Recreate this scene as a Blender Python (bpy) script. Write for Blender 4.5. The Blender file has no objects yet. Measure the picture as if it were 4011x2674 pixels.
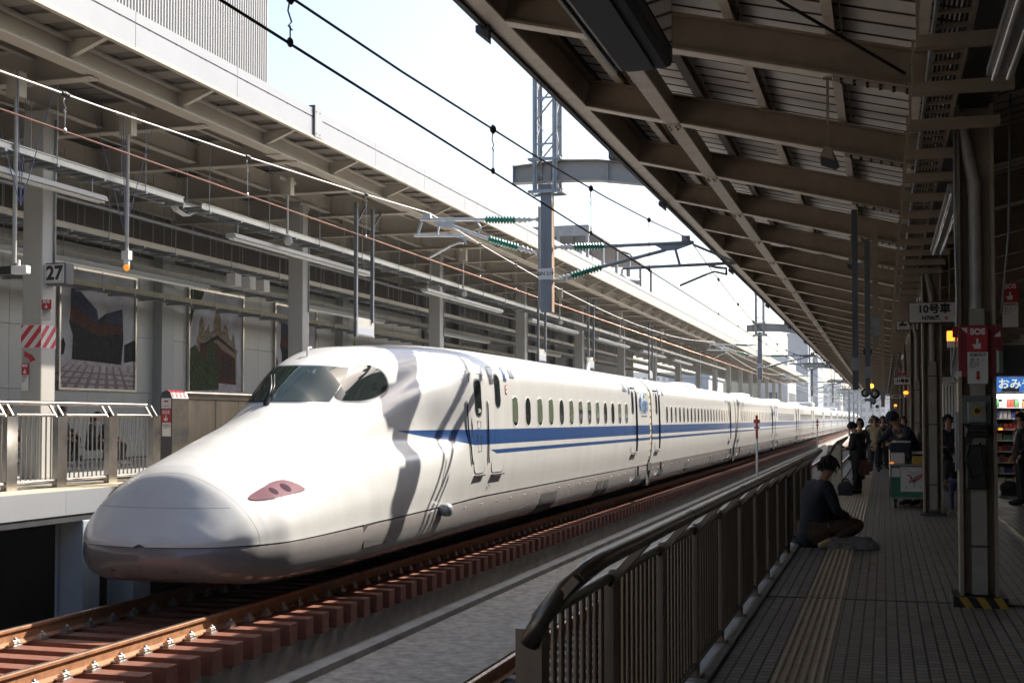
import bpy, bmesh, math, random
import numpy as np
from mathutils import Vector, Matrix
R=math.radians
random.seed(7)
sc=bpy.context.scene
col=sc.collection
# ------------------------------------------------------------ camera
cd=bpy.data.cameras.new('camera'); cam=bpy.data.objects.new('camera',cd); col.objects.link(cam); sc.camera=cam
cd.sensor_width=36; cd.lens=36*5000/4011; cd.shift_y=0.0342; cd.clip_start=.1; cd.clip_end=6000
cam.location=(0,0,1.6); cam.rotation_euler=(R(91.9),0,R(16.2535))
# ------------------------------------------------------------ sky + sun
SUN=Vector((.585,.95,1.0)).normalized()
w=bpy.data.worlds.new('World'); sc.world=w; w.use_nodes=True
nt=w.node_tree; bg=nt.nodes['Background']; sky=nt.nodes.new('ShaderNodeTexSky')
sky.sky_type='NISHITA'; sky.sun_disc=False; sky.sun_elevation=math.asin(SUN.z); sky.sun_rotation=math.atan2(SUN.x,SUN.y)
sky.air_density=1.0; sky.dust_density=2.4; sky.ozone_density=.8
nt.links.new(sky.outputs[0],bg.inputs[0]); bg.inputs[1].default_value=.10
sd=bpy.data.lights.new('sun','SUN'); so=bpy.data.objects.new('sun',sd); col.objects.link(so)
sd.energy=4.4; sd.angle=R(.5); sd.color=(1,.93,.82)
so.rotation_euler=SUN.to_track_quat('Z','Y').to_euler(); so.location=(0,0,60)
sc.view_settings.view_transform='Standard'; sc.view_settings.look='None'; sc.view_settings.exposure=1.4; sc.view_settings.gamma=1
# ------------------------------------------------------------ helpers
class MB:
    def __init__(s): s.v=[]; s.f=[]; s.m=[]; s.sm=[]
    def add(s,vs,fs,m=0,sm=False):
        o=len(s.v); s.v+=[tuple(v) for v in vs]
        for f in fs: s.f.append(tuple(i+o for i in f)); s.m.append(m); s.sm.append(sm)
        return s
    def box(s,x0,x1,y0,y1,z0,z1,m=0):
        return s.add([(x0,y0,z0),(x1,y0,z0),(x1,y1,z0),(x0,y1,z0),(x0,y0,z1),(x1,y0,z1),(x1,y1,z1),(x0,y1,z1)],
          [(0,3,2,1),(4,5,6,7),(0,1,5,4),(1,2,6,5),(2,3,7,6),(3,0,4,7)],m)
    def bar(s,p,q,w,h,m=0,up=(0,0,1)):
        p=Vector(p);q=Vector(q);d=(q-p).normalized();u=Vector(up)
        if abs(d.dot(u))>.98:u=Vector((0,1,0))
        a=d.cross(u).normalized();b=a.cross(d)
        vs=[]
        for c in (p,q):
            for i,j in ((-1,-1),(1,-1),(1,1),(-1,1)): vs.append(c+a*(i*w/2)+b*(j*h/2))
        return s.add(vs,[(3,2,1,0),(4,5,6,7),(0,1,5,4),(1,2,6,5),(2,3,7,6),(3,0,4,7)],m)
    def ib(s,p,q,h,bf,tf=.02,tw=.012,m=0):   # I-beam, p-q = centre of bottom flange underside
        p=Vector(p);q=Vector(q);z=Vector((0,0,1))
        s.bar(p+z*tf/2,q+z*tf/2,bf,tf,m); s.bar(p+z*(h-tf/2),q+z*(h-tf/2),bf,tf,m)
        return s.bar(p+z*h/2,q+z*h/2,tw,h-2*tf,m)
    def tube(s,p,q,r,n=8,m=0,r2=None,cap=True):
        p=Vector(p);q=Vector(q);d=(q-p).normalized();r2=r if r2 is None else r2
        u=Vector((0,0,1)) if abs(d.z)<.9 else Vector((0,1,0))
        a=d.cross(u).normalized();b=a.cross(d)
        vs=[c+(a*math.cos(t)+b*math.sin(t))*rr for c,rr in((p,r),(q,r2)) for t in [2*math.pi*i/n for i in range(n)]]
        s.add(vs,[(i,(i+1)%n,n+(i+1)%n,n+i) for i in range(n)],m,True)
        if cap: s.add(vs,[tuple(range(n-1,-1,-1)),tuple(range(n,2*n))],m)
        return s
    def path(s,pts,r,n=8,m=0):
        pts=[Vector(p) for p in pts];rings=[];prev=None
        for i,p in enumerate(pts):
            d=((pts[min(i+1,len(pts)-1)]-pts[max(i-1,0)])).normalized()
            if prev is None:
                u=Vector((0,0,1)) if abs(d.z)<.9 else Vector((0,1,0)); a=d.cross(u).normalized()
            else: a=(prev-d*prev.dot(d)).normalized()
            prev=a;b=a.cross(d); rr=r[i] if isinstance(r,(list,tuple)) else r
            rings+= [p+(a*math.cos(t)+b*math.sin(t))*rr for t in [2*math.pi*k/n for k in range(n)]]
        fs=[]
        for i in range(len(pts)-1):
            for k in range(n): fs.append((i*n+k,i*n+(k+1)%n,(i+1)*n+(k+1)%n,(i+1)*n+k))
        fs+=[tuple(range(n-1,-1,-1)),tuple(range((len(pts)-1)*n,len(pts)*n))]
        return s.add(rings,fs,m,True)
    def lathe(s,p,q,prof,n=12,m=0):   # prof list of (t along p-q in metres, radius)
        p=Vector(p);q=Vector(q);d=(q-p).normalized()
        u=Vector((0,0,1)) if abs(d.z)<.9 else Vector((0,1,0)); a=d.cross(u).normalized();b=a.cross(d)
        vs=[p+d*t+(a*math.cos(x)+b*math.sin(x))*r for t,r in prof for x in [2*math.pi*k/n for k in range(n)]]
        fs=[(i*n+k,i*n+(k+1)%n,(i+1)*n+(k+1)%n,(i+1)*n+k) for i in range(len(prof)-1) for k in range(n)]
        fs+=[tuple(range(n-1,-1,-1)),tuple(range((len(prof)-1)*n,len(prof)*n))]
        return s.add(vs,fs,m,True)
    def ball(s,c,r,sx=1,sy=1,sz=1,m=0,n=12,k=8):
        vs=[];fs=[]
        for i in range(k+1):
            t=math.pi*i/k
            for j in range(n):
                a=2*math.pi*j/n; vs.append((c[0]+r*sx*math.sin(t)*math.cos(a),c[1]+r*sy*math.sin(t)*math.sin(a),c[2]+r*sz*math.cos(t)))
        for i in range(k):
            for j in range(n): fs.append((i*n+j,(i+1)*n+j,(i+1)*n+(j+1)%n,i*n+(j+1)%n))
        return s.add(vs,fs,m,True)
    def poly(s,pts,n,t=.004,m=0):   # extruded polygon, n = outward normal, t thick
        pts=[Vector(p) for p in pts];n=Vector(n).normalized()*t;k=len(pts)
        s.add(pts+[p+n for p in pts],[tuple(range(k-1,-1,-1)),tuple(range(k,2*k))]+[(i,(i+1)%k,k+(i+1)%k,k+i) for i in range(k)],m)
        return s
    def build(s,name,mats,parent=None,loc=None,bevel=0):
        me=bpy.data.meshes.new(name); me.from_pydata([tuple(v) for v in s.v],[],s.f)
        if not isinstance(mats,(list,tuple)): mats=[mats]
        for m in mats: me.materials.append(m)
        me.polygons.foreach_set('material_index',s.m); me.polygons.foreach_set('use_smooth',s.sm); me.update()
        bm=bmesh.new(); bm.from_mesh(me); bmesh.ops.recalc_face_normals(bm,faces=bm.faces); bm.to_mesh(me); bm.free()
        o=bpy.data.objects.new(name,me); col.objects.link(o)
        if parent: o.parent=parent
        if loc: o.location=loc
        if bevel:
            b=o.modifiers.new('bevel','BEVEL'); b.width=bevel; b.segments=2; b.limit_method='ANGLE'
        return o
def tag(o,label=None,cat=None,group=None,kind=None):
    if label:o['label']=label
    if cat:o['category']=cat
    if group:o['group']=group
    if kind:o['kind']=kind
    return o
def empty(name,loc,label,cat,group=None,rz=0):
    o=bpy.data.objects.new(name,None); col.objects.link(o); o.location=loc; o.rotation_euler[2]=rz; o.empty_display_size=.2
    return tag(o,label,cat,group)
def copy_tree(o,parent=None):
    c=o.copy(); col.objects.link(c)
    if parent: c.parent=parent
    for ch in o.children: copy_tree(ch,c)
    return c
def dup(o,loc,label=None):
    c=copy_tree(o); c.location=loc
    if label:c['label']=label
    return c
ORD=['first','second','third','fourth','fifth','sixth','seventh','eighth','ninth','tenth','eleventh','twelfth','thirteenth','fourteenth','fifteenth','sixteenth','seventeenth','eighteenth','nineteenth','twentieth']
def mat(name,c,rough=.6,metal=0,var=.0,vs=3.,bump=0.,bs=40.,coat=0,emit=None,spec=.5,streak=False):
    m=bpy.data.materials.new(name); m.use_nodes=True; n=m.node_tree; b=n.nodes['Principled BSDF']
    b.inputs['Base Color'].default_value=(*c,1); b.inputs['Roughness'].default_value=rough; b.inputs['Metallic'].default_value=metal
    b.inputs['Specular IOR Level'].default_value=spec
    if coat: b.inputs['Coat Weight'].default_value=coat; b.inputs['Coat Roughness'].default_value=.06
    if emit: b.inputs['Emission Color'].default_value=(*emit[:3],1); b.inputs['Emission Strength'].default_value=emit[3]
    g=n.nodes.new('ShaderNodeNewGeometry')
    if var:
        no=n.nodes.new('ShaderNodeTexNoise'); no.inputs['Scale'].default_value=vs; no.inputs['Detail'].default_value=6; no.inputs['Roughness'].default_value=.65
        if streak:
            mp=n.nodes.new('ShaderNodeMapping'); mp.inputs['Scale'].default_value=(1,1,.15); n.links.new(g.outputs['Position'],mp.inputs[0]); n.links.new(mp.outputs[0],no.inputs['Vector'])
        else: n.links.new(g.outputs['Position'],no.inputs['Vector'])
        mr=n.nodes.new('ShaderNodeMapRange'); mr.inputs[1].default_value=.3; mr.inputs[2].default_value=.7; mr.inputs[3].default_value=1-var; mr.inputs[4].default_value=1+var*.6
        n.links.new(no.outputs[0],mr.inputs[0])
        mx=n.nodes.new('ShaderNodeMix'); mx.data_type='RGBA'; mx.blend_type='MULTIPLY'; mx.inputs[0].default_value=1; mx.inputs[6].default_value=(*c,1)
        n.links.new(mr.outputs[0],mx.inputs[7]); n.links.new(mx.outputs[2],b.inputs['Base Color'])
        r2=n.nodes.new('ShaderNodeMapRange'); r2.inputs[3].default_value=max(.03,rough-var*.35); r2.inputs[4].default_value=min(1,rough+var*.35)
        n.links.new(no.outputs[0],r2.inputs[0]); n.links.new(r2.outputs[0],b.inputs['Roughness'])
    if bump:
        n2=n.nodes.new('ShaderNodeTexNoise'); n2.inputs['Scale'].default_value=bs; n2.inputs['Detail'].default_value=4; n.links.new(g.outputs['Position'],n2.inputs['Vector'])
        bu=n.nodes.new('ShaderNodeBump'); bu.inputs['Strength'].default_value=bump; bu.inputs['Distance'].default_value=.01; n.links.new(n2.outputs[0],bu.inputs['Height']); n.links.new(bu.outputs[0],b.inputs['Normal'])
    return m
M={}
M['concrete']=mat('concrete',(.30,.28,.25),.85,var=.35,vs=2.2,bump=.5,bs=30)
M['concrete_dark']=mat('stained_concrete',(.36,.32,.265),.8,var=.6,vs=6.5,bump=1.0,bs=45)
M['pale_concrete']=mat('pale_concrete',(.34,.34,.33),.7,var=.2,vs=3,bump=.2)
M['ballast']=mat('dark_ballast',(.06,.045,.035),.9,var=.6,vs=14,bump=1,bs=60)
M['soil']=mat('ground_dirt',(.13,.12,.105),.9,var=.4,vs=.2)
M['sleeper']=mat('red_brown_sleeper',(.20,.075,.045),.62,var=.28,vs=9,bump=.4,bs=60)
M['rust']=mat('rusty_rail_side',(.36,.165,.075),.7,var=.4,vs=8,bump=.4,bs=60)
M['railtop']=mat('polished_rail_head',(.5,.42,.36),.28,.9,var=.15,vs=5)
M['steel_clip']=mat('galvanised_clip',(.45,.44,.42),.35,.85,var=.2,vs=30)
M['stainless']=mat('stainless_steel',(.56,.52,.47),.2,.95,var=.18,vs=6)
M['stainless_d']=mat('brushed_steel',(.38,.33,.275),.3,.9,var=.2,vs=5,streak=True)
M['galv']=mat('galvanised_steel',(.34,.355,.375),.5,.55,var=.25,vs=6)
M['galv_d']=mat('weathered_post',(.13,.145,.165),.55,.3,var=.3,vs=5,streak=True)
M['beam']=mat('taupe_painted_beam',(.34,.27,.20),.55,var=.2,vs=2.5)
M['beam_l']=mat('bounce_lit_flange',(.90,.82,.70),.5,var=.14,vs=5)  # lighter than the web, standing in for light bounced up from the ground
M['rsheet']=mat('pale_roof_deck',(.90,.87,.82),.6,var=.12,vs=2)
M['groove']=mat('dark_groove_shade',(.10,.08,.065),.8)  # dark colour paints the shadow lines between deck ribs; also soffit slots
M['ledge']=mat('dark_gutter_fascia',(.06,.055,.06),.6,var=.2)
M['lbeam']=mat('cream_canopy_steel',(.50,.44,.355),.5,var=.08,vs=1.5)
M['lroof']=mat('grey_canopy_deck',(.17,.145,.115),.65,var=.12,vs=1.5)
M['fascia']=mat('white_fascia_panel',(.30,.31,.33),.4,var=.05,vs=1.2,metal=.1)
M['lcol']=mat('light_grey_column',(.40,.38,.345),.5,var=.08,vs=1.2,streak=True)
M['wallp']=mat('enamel_wall_panel',(.42,.415,.395),.3,var=.08,vs=.8,streak=True)
M['black']=mat('black_paint',(.012,.012,.013),.4)
M['dark']=mat('black_parts_and_shade',(.02,.02,.02),.8)  # near-black for vents and borders; also paints shade under the left platform
M['rubber']=mat('black_rubber',(.02,.02,.02),.7)
M['darkgrey']=mat('dark_grey_metal',(.07,.07,.075),.45,.3,var=.2)
M['white']=mat('white_enamel',(.78,.77,.74),.4,var=.04,vs=4)
M['offwhite']=mat('weathered_white_sign',(.66,.63,.60),.45,var=.08,vs=6)
M['ink']=mat('black_ink',(.015,.015,.018),.5)
M['inkgrey']=mat('grey_ink',(.12,.12,.12),.5)
M['red']=mat('signal_red',(.42,.02,.03),.4,var=.06,vs=6)
M['redwhite_r']=mat('red_stripe',(.52,.035,.05),.5)
M['orange']=mat('lit_orange_lamp',(.9,.28,.03),.3,emit=(1,.25,.02,1.2))
M['orange_off']=mat('amber_lens',(.85,.25,.03),.25,emit=(1,.3,.02,.35))
M['green']=mat('green_porcelain',(.01,.20,.12),.18,coat=.6,var=.1,vs=9)
M['porc']=mat('white_porcelain',(.62,.60,.57),.3,coat=.3)
M['copper']=mat('copper_wire',(.72,.40,.28),.35,.6)
M['wire']=mat('dark_wire',(.05,.04,.04),.5,.3)
M['wire_l']=mat('bright_wire',(.75,.73,.70),.35,.6)
M['glass']=mat('tinted_glass',(.012,.018,.018),.04,spec=.6)
M['wglass']=mat('green_windscreen',(.010,.022,.019),.03,spec=.6)
M['navy']=mat('navy_cloth',(.03,.034,.048),.9,var=.3,vs=20)
M['blackcloth']=mat('black_cloth',(.028,.027,.028),.9,var=.3,vs=20)
M['brown']=mat('brown_cloth',(.10,.062,.038),.9,var=.3,vs=14,bump=.4)
M['beige']=mat('beige_cloth',(.42,.36,.24),.9,var=.2,vs=14)
M['greycloth']=mat('grey_cloth',(.30,.30,.34),.9,var=.2,vs=14)
M['denim']=mat('blue_denim',(.12,.14,.30),.9,var=.2,vs=14)
M['skin']=mat('skin',(.48,.27,.18),.55,var=.06,vs=10)
M['hair']=mat('dark_hair',(.015,.011,.009),.55,var=.3,vs=50)
M['yellow']=mat('yellow_paint',(.42,.25,.03),.5,var=.15,vs=14)
M['tact']=mat('yellow_tactile_paving',(.42,.335,.225),.6,var=.3,vs=9,bump=.4,bs=60)
M['greyplastic']=mat('grey_green_box',(.22,.25,.22),.5,var=.1,vs=8)
M['blue']=mat('shop_sign_blue',(.03,.10,.30),.5,emit=(.04,.13,.40,.5))
M['blueT']=mat('stripe_blue',(.022,.075,.22),.3)
M['cloud']=mat('poster_sky',(.42,.42,.46),.4,var=0.4,vs=1.1,spec=.08)
M['p_dark']=mat('poster_dark_building',(.028,.028,.032),.85,var=0.7,vs=9,spec=.08)
M['p_blue']=mat('poster_blue_facade',(.05,.058,.09),.85,var=0.5,vs=12,spec=.08)
M['p_red']=mat('poster_red_brick',(.09,.04,.032),.85,var=0.7,vs=14,spec=.08)
M['p_floor']=mat('poster_plaza',(.44,.39,.40),.85,var=0.4,vs=7,spec=.08)
M['p_tile']=mat('poster_plaza_tiles',(.25,.18,.18),.85,spec=.08)
M['p_tree']=mat('poster_trees',(.05,.07,.03),.85,var=0.95,vs=11,spec=.08)
M['p_stone']=mat('poster_stone',(.24,.19,.14),.85,var=0.6,vs=13,spec=.08)
M['bldg']=mat('pale_building',(.55,.56,.58),.7,var=.08,vs=.1)
M['bldg2']=mat('grey_building',(.30,.32,.36),.7,var=.1,vs=.1)
M['bldg3']=mat('cream_building',(.55,.50,.36),.7,var=.1,vs=.1)
M['bwin']=mat('building_window',(.08,.10,.13),.2)
M['clad']=mat('ribbed_cladding',(.34,.34,.345),.6,metal=.1)
M['clad_d']=mat('cladding_groove',(.17,.175,.185),.6)
M['hood']=mat('cream_gangway_hood',(.55,.48,.30),.7,var=.2,vs=10)
M['lightbody']=mat('light_fitting',(.50,.50,.48),.4,.3)
M['cartgreen']=mat('cart_green',(.03,.16,.09),.5)
M['carton']=mat('cart_white_panel',(.62,.60,.56),.6,var=.1)
M['bagmat']=mat('crumpled_plastic_bag',(.22,.22,.22),.35,var=.7,vs=18,bump=1,bs=20)
M['tanshoe']=mat('cream_shoe',(.55,.45,.25),.7,var=.3,vs=30)
# ---- special: paving tiles
def paving():
    m=mat('platform_tiles',(.115,.105,.092),.42); n=m.node_tree; b=n.nodes['Principled BSDF']
    g=n.nodes.new('ShaderNodeNewGeometry'); br=n.nodes.new('ShaderNodeTexBrick'); sp=n.nodes.new('ShaderNodeSeparateXYZ'); cb=n.nodes.new('ShaderNodeCombineXYZ')
    n.links.new(g.outputs['Position'],sp.inputs[0]); n.links.new(sp.outputs['Y'],cb.inputs['X']); n.links.new(sp.outputs['X'],cb.inputs['Y']); n.links.new(cb.outputs[0],br.inputs['Vector'])
    br.inputs['Scale'].default_value=1; br.inputs['Brick Width'].default_value=.115; br.inputs['Row Height'].default_value=.0865; br.inputs['Mortar Size'].default_value=.0078; br.inputs['Mortar Smooth'].default_value=.15
    br.offset=.37; br.inputs['Color1'].default_value=(.32,.298,.262,1); br.inputs['Color2'].default_value=(.225,.208,.183,1); br.inputs['Mortar'].default_value=(.014,.013,.012,1); br.inputs['Bias'].default_value=.1
    no=n.nodes.new('ShaderNodeTexNoise'); no.inputs['Scale'].default_value=1.1; no.inputs['Detail'].default_value=7; n.links.new(g.outputs['Position'],no.inputs['Vector'])
    mr=n.nodes.new('ShaderNodeMapRange'); mr.inputs[1].default_value=.3; mr.inputs[2].default_value=.7; mr.inputs[3].default_value=.72; mr.inputs[4].default_value=1.25; n.links.new(no.outputs[0],mr.inputs[0])
    mx=n.nodes.new('ShaderNodeMix'); mx.data_type='RGBA'; mx.blend_type='MULTIPLY'; mx.inputs[0].default_value=1
    n.links.new(br.outputs['Color'],mx.inputs[6]); n.links.new(mr.outputs[0],mx.inputs[7]); n.links.new(mx.outputs[2],b.inputs['Base Color'])
    r2=n.nodes.new('ShaderNodeMapRange'); r2.inputs[3].default_value=.24; r2.inputs[4].default_value=.62; n.links.new(no.outputs[0],r2.inputs[0]); n.links.new(r2.outputs[0],b.inputs['Roughness'])
    bu=n.nodes.new('ShaderNodeBump'); bu.invert=True; bu.inputs['Strength'].default_value=.8; bu.inputs['Distance'].default_value=.004; n.links.new(br.outputs['Fac'],bu.inputs['Height']); n.links.new(bu.outputs[0],b.inputs['Normal'])
    return m
M['paving']=paving()
# ---- special: train paint with stripes and seams laid out in object space (train origin = world origin)
def trainpaint():
    m=mat('white_train_paint',(.80,.79,.76),.30,coat=.25); n=m.node_tree; b=n.nodes['Principled BSDF']; L=n.links.new
    tc=n.nodes.new('ShaderNodeNewGeometry'); sp=n.nodes.new('ShaderNodeSeparateXYZ'); L(tc.outputs['Position'],sp.inputs[0]); X,Y,Z=sp.outputs
    def ma(op,a,bb=None):
        q=n.nodes.new('ShaderNodeMath'); q.operation=op
        for i,v in enumerate((a,bb)):
            if v is None: continue
            if isinstance(v,(int,float)): q.inputs[i].default_value=v
            else: L(v,q.inputs[i])
        return q.outputs[0]
    def mul(*a):
        r=a[0]
        for q in a[1:]: r=ma('MULTIPLY',r,q)
        return r
    # wide stripe: z<1.40 - small, lower edge = line from tip (20.5,1.39) to (23.05,1.105) then flat
    low=ma('MAXIMUM',ma('ADD',ma('MULTIPLY',ma('SUBTRACT',Y,20.5),-.1118),1.385),1.105)
    s1=mul(ma('LESS_THAN',Z,1.40),ma('GREATER_THAN',Z,low),ma('GREATER_THAN',Y,20.45))
    st=ma('ADD',ma('MULTIPLY',ma('SUBTRACT',1.0,Z),4.5),23.9)
    s2=mul(ma('LESS_THAN',Z,1.0),ma('GREATER_THAN',Z,.915),ma('GREATER_THAN',Y,st))
    f=ma('MAXIMUM',s1,s2)
    mx=n.nodes.new('ShaderNodeMix'); mx.data_type='RGBA'; L(f,mx.inputs[0]); mx.inputs[6].default_value=(.58,.578,.57,1); mx.inputs[7].default_value=(.02,.065,.20,1)
    # seams
    g1=ma('LESS_THAN',ma('ABSOLUTE',ma('SUBTRACT',ma('ADD',Y,ma('MULTIPLY',Z,.05)),15.28)),.004)
    g2=mul(ma('LESS_THAN',ma('ABSOLUTE',ma('SUBTRACT',Z,.43)),.0035),ma('LESS_THAN',Y,15.15))
    g3=ma('LESS_THAN',ma('ABSOLUTE',ma('SUBTRACT',Y,22.72)),.006); g3=mul(g3,ma('GREATER_THAN',Z,2.2))
    sm=ma('MAXIMUM',ma('MAXIMUM',g1,g2),g3)
    m2=n.nodes.new('ShaderNodeMix'); m2.data_type='RGBA'; L(ma('MULTIPLY',sm,.75),m2.inputs[0]); L(mx.outputs[2],m2.inputs[6]); m2.inputs[7].default_value=(.10,.095,.095,1)
    # faint dirt streaks
    no=n.nodes.new('ShaderNodeTexNoise'); no.inputs['Scale'].default_value=1.5; no.inputs['Detail'].default_value=8; mp=n.nodes.new('ShaderNodeMapping'); mp.inputs['Scale'].default_value=(1,1.6,.35); L(tc.outputs['Position'],mp.inputs[0]); L(mp.outputs[0],no.inputs['Vector'])
    mr=n.nodes.new('ShaderNodeMapRange'); mr.inputs[1].default_value=.3; mr.inputs[2].default_value=.75; mr.inputs[3].default_value=1.0; mr.inputs[4].default_value=.88; L(no.outputs[0],mr.inputs[0])
    m3=n.nodes.new('ShaderNodeMix'); m3.data_type='RGBA'; m3.blend_type='MULTIPLY'; m3.inputs[0].default_value=1; L(m2.outputs[2],m3.inputs[6]); L(mr.outputs[0],m3.inputs[7]); L(m3.outputs[2],b.inputs['Base Color'])
    return m
M['train']=trainpaint()
M['skirt']=mat('grey_train_skirt',(.17,.158,.156),.25,coat=.3,var=.09,vs=3)
M['seal']=mat('black_door_seal',(.015,.015,.017),.4)
M['frame']=mat('grey_window_seal',(.10,.11,.13),.35)
M['blind']=mat('green_window_blind',(.13,.17,.11),.15,coat=1)
M['lens']=mat('red_tail_lamp_cover',(.135,.045,.065),.6,spec=.12)
# ---- text
def tmesh(s,size,org,xd,yd,m,parent,name='lettering',ext=.001,align='CENTER',bold=0):
    cu=bpy.data.curves.new('t','FONT'); cu.body=s; cu.size=size; cu.align_x=align; cu.align_y='CENTER'; cu.extrude=ext; cu.offset=bold; cu.resolution_u=3
    o=bpy.data.objects.new('t',cu); col.objects.link(o)
    dg=bpy.context.evaluated_depsgraph_get(); me=bpy.data.meshes.new_from_object(o.evaluated_get(dg)); bpy.data.objects.remove(o); bpy.data.curves.remove(cu)
    xd=Vector(xd);yd=Vector(yd);zd=xd.cross(yd)
    me.transform(Matrix(((xd.x,yd.x,zd.x,org[0]),(xd.y,yd.y,zd.y,org[1]),(xd.z,yd.z,zd.z,org[2]),(0,0,0,1))))
    me.name=name; me.materials.clear(); me.materials.append(m)
    q=bpy.data.objects.new(name,me); col.objects.link(q)
    if parent:q.parent=parent
    return q
FX=(1,0,0);FZ=(0,0,1)
# ============================================================ SETTING
MB().add([(-3000,-3000,-1.86),(3000,-3000,-1.86),(3000,3000,-1.86),(-3000,3000,-1.86)],[(0,1,2,3)]).build('ground',M['soil']); tag(bpy.data.objects['ground'],kind='structure')
def struct(o): return tag(o,kind='structure')
# right platform
b=MB(); b.box(-1.25,9,-44,11.76,-1.8,0); b.box(-1.25,9,11.80,260,-1.8,0); b.box(-1.25,9,11.765,11.795,-.9,-.012)
struct(b.build('platform',M['paving']))
b=MB()
y=-1.
while y<255:
    b.box(-1.245,-1.035,y+.012,y+1.21,.002,.03); y+=1.25
struct(b.build('platform_kerb',M['pale_concrete'],bevel=.006))
b=MB(); b.box(-1.10,9,11.755,11.80,.001,.006)
struct(b.build('expansion_joint',M['darkgrey']))
def tactile(b,x0,x1,y0,y1,n):
    b.box(x0,x1,y0,y1,.0,.004); p=(x1-x0)/n
    for i in range(n):
        c=x0+p*(i+.5)
        vs=[];pr=[(-.3,.004),(-.2,.011),(0,.014),(.2,.011),(.3,.004)]
        for yy in (y0,y1): vs+=[(c+a*p,yy,z) for a,z in pr]
        b.add(vs,[(j,j+1,j+6,j+5) for j in range(4)],0,False)
b=MB(); tactile(b,-.68,-.35,1,11.74,6); tactile(b,-.68,-.35,11.82,19.8,6); tactile(b,-.97,-.30,20.1,27.5,12); tactile(b,-.62,-.32,27.55,200,5)
struct(b.build('tactile_paving',M['tact']))
# beds
b=MB(); b.box(-4.9,-1.3,-6,700,-1.85,-1.72); struct(b.build('track_bed',M['ballast']))
b=MB(); y=-6.
while y<240:
    b.box(-6.74,-4.92,y+.008,y+2.3,-1.855,-1.58); y+=2.3
struct(b.build('walkway',M['concrete_dark']))
b=MB(); y=-6.
while y<240:
    b.box(-6.97,-6.748,y+.01,y+2.95,-1.85,-1.49); y+=2.95
struct(b.build('kerb',M['concrete'],bevel=.01))
b=MB(); b.box(-10.85,-7.71,-6,700,-1.85,-1.41); b.box(-7.705,-6.975,-6,700,-1.85,-1.79)
struct(b.build('track_plinth',M['concrete']))
# left platform
b=MB(); b.box(-19,-11.42,-4,300,.20,.56); b.box(-11.6,-11.42,-4,300,.10,.196,1)
struct(b.build('platform',[M['pale_concrete'],M['darkgrey']]))
b=MB(); b.box(-12.03,-11.42,-4,300,.5605,.566); b.box(-13.3,-12.9,-4,300,.5605,.567,1)
for k in range(7):b.box(-12.55+k*.06,-12.52+k*.06,-4,300,.561,.572)
struct(b.build('platform_edge_paving',[mat('sandy_paving',(.50,.42,.30),.8,var=.3,vs=7,bump=.4),M['darkgrey']]))
b=MB(); y=-4.
while y<120:
    b.box(-11.418,-11.40,y+.006,y+2.5,.205,.555); y+=2.5
struct(b.build('platform_fascia',M['fascia']))
b=MB(); b.box(-12.9,-12.8,-4,300,-1.85,.19); struct(b.build('underplatform_light_stop',M['dark']))  # added dark sheet keeping light out of the open space under the deck
# under-platform pillars
for i,(y0,y1) in enumerate(((10.9,11.3),(16.42,16.86),(17.75,18.25),(22,22.5),(26,26.5))):
    x=-11.6
    q=MB(); q.box(-.2,.2,0,y1-y0,-1.85,.1); q.box(-.24,-.2,-.06,y1-y0+.06,-1.85,.1)
    o=q.build('pillar',mat('blue_grey_concrete',(.33,.37,.42),.8,var=.12,vs=3),None,(x,y0,0),bevel=.015)
    tag(o,'blue-grey concrete pillar under the white platform edge, %s behind the train nose'%('hidden one' if i in(0,3,4) else ('wider one nearer the camera' if i==1 else 'farther one')),'pillar','pillars under the left platform')
# ============================================================ RAILS + SLEEPERS
def rail(x,zt,y0,y1,label,rust=True):
    h=.2
    pr=[(-.075,0),(.075,0),(.075,.015),(.012,.045),(.010,h-.05),(.036,h-.038),(.036,h-.01),(.028,h),(-.028,h),(-.036,h-.01),(-.036,h-.038),(-.010,h-.05),(-.012,.045),(-.075,.015)]
    n=len(pr); b=MB(); vs=[(px,yy,pz) for yy in(y0,y1) for px,pz in pr]
    b.add(vs,[(i,(i+1)%n,n+(i+1)%n,n+i) for i in range(n) if i!=7],0); b.add(vs,[(7,8,n+8,n+7)],1); b.add(vs,[tuple(range(n)),tuple(range(n,2*n))],0)
    o=b.build('rail',[M['rust'],M['railtop']],None,(x,0,zt-h)); return tag(o,label,'rail','railway rails')
rail(-8.36,-.92,2,420,'rust-coloured rail under the train, nearer one with sunlit orange side')
rail(-10.13,-.92,2,420,'rust-coloured rail under the train, farther one beside the left platform')
rail(-4.72,-1.5,2,420,'bright-topped rail of the near track, beside the concrete walkway')
rail(-2.95,-1.5,2,420,'rail of the near track, running below the right platform fence')
def clip():
    b=MB(); b.box(-.17,.17,-.085,.085,0,.022); b.box(-.16,-.09,-.06,.06,.022,.05); b.box(.09,.16,-.06,.06,.022,.05)
    for s in(-1,1):
        b.tube((s*.125,-.05,.06),(s*.125,.05,.06),.026,10); b.tube((s*.125,0,.04),(s*.125,0,.115),.014,6); b.ball((s*.125,0,.095),.026,1,1,.6,n=8,k=5)
        b.tube((s*.085,-.045,.045),(s*.085,.045,.045),.017,8); b.ball((s*.15,.03*s,.045),.02,n=8,k=5)
    return b
sl=MB(); sl.box(-1.67,1.67,-.12,.12,-.14,.14); S0=sl.build('sleeper',M['sleeper'],None,(-9.25,9.55,-1.26),bevel=.008)
tag(S0,'red-brown synthetic sleeper carrying the rails under the train','sleeper','red-brown sleepers under the train')
for x in(.89,-.88): clip().build('rail_clip',M['steel_clip'],S0,(x,0,.14),bevel=.004)
S1=S0.copy()
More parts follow.
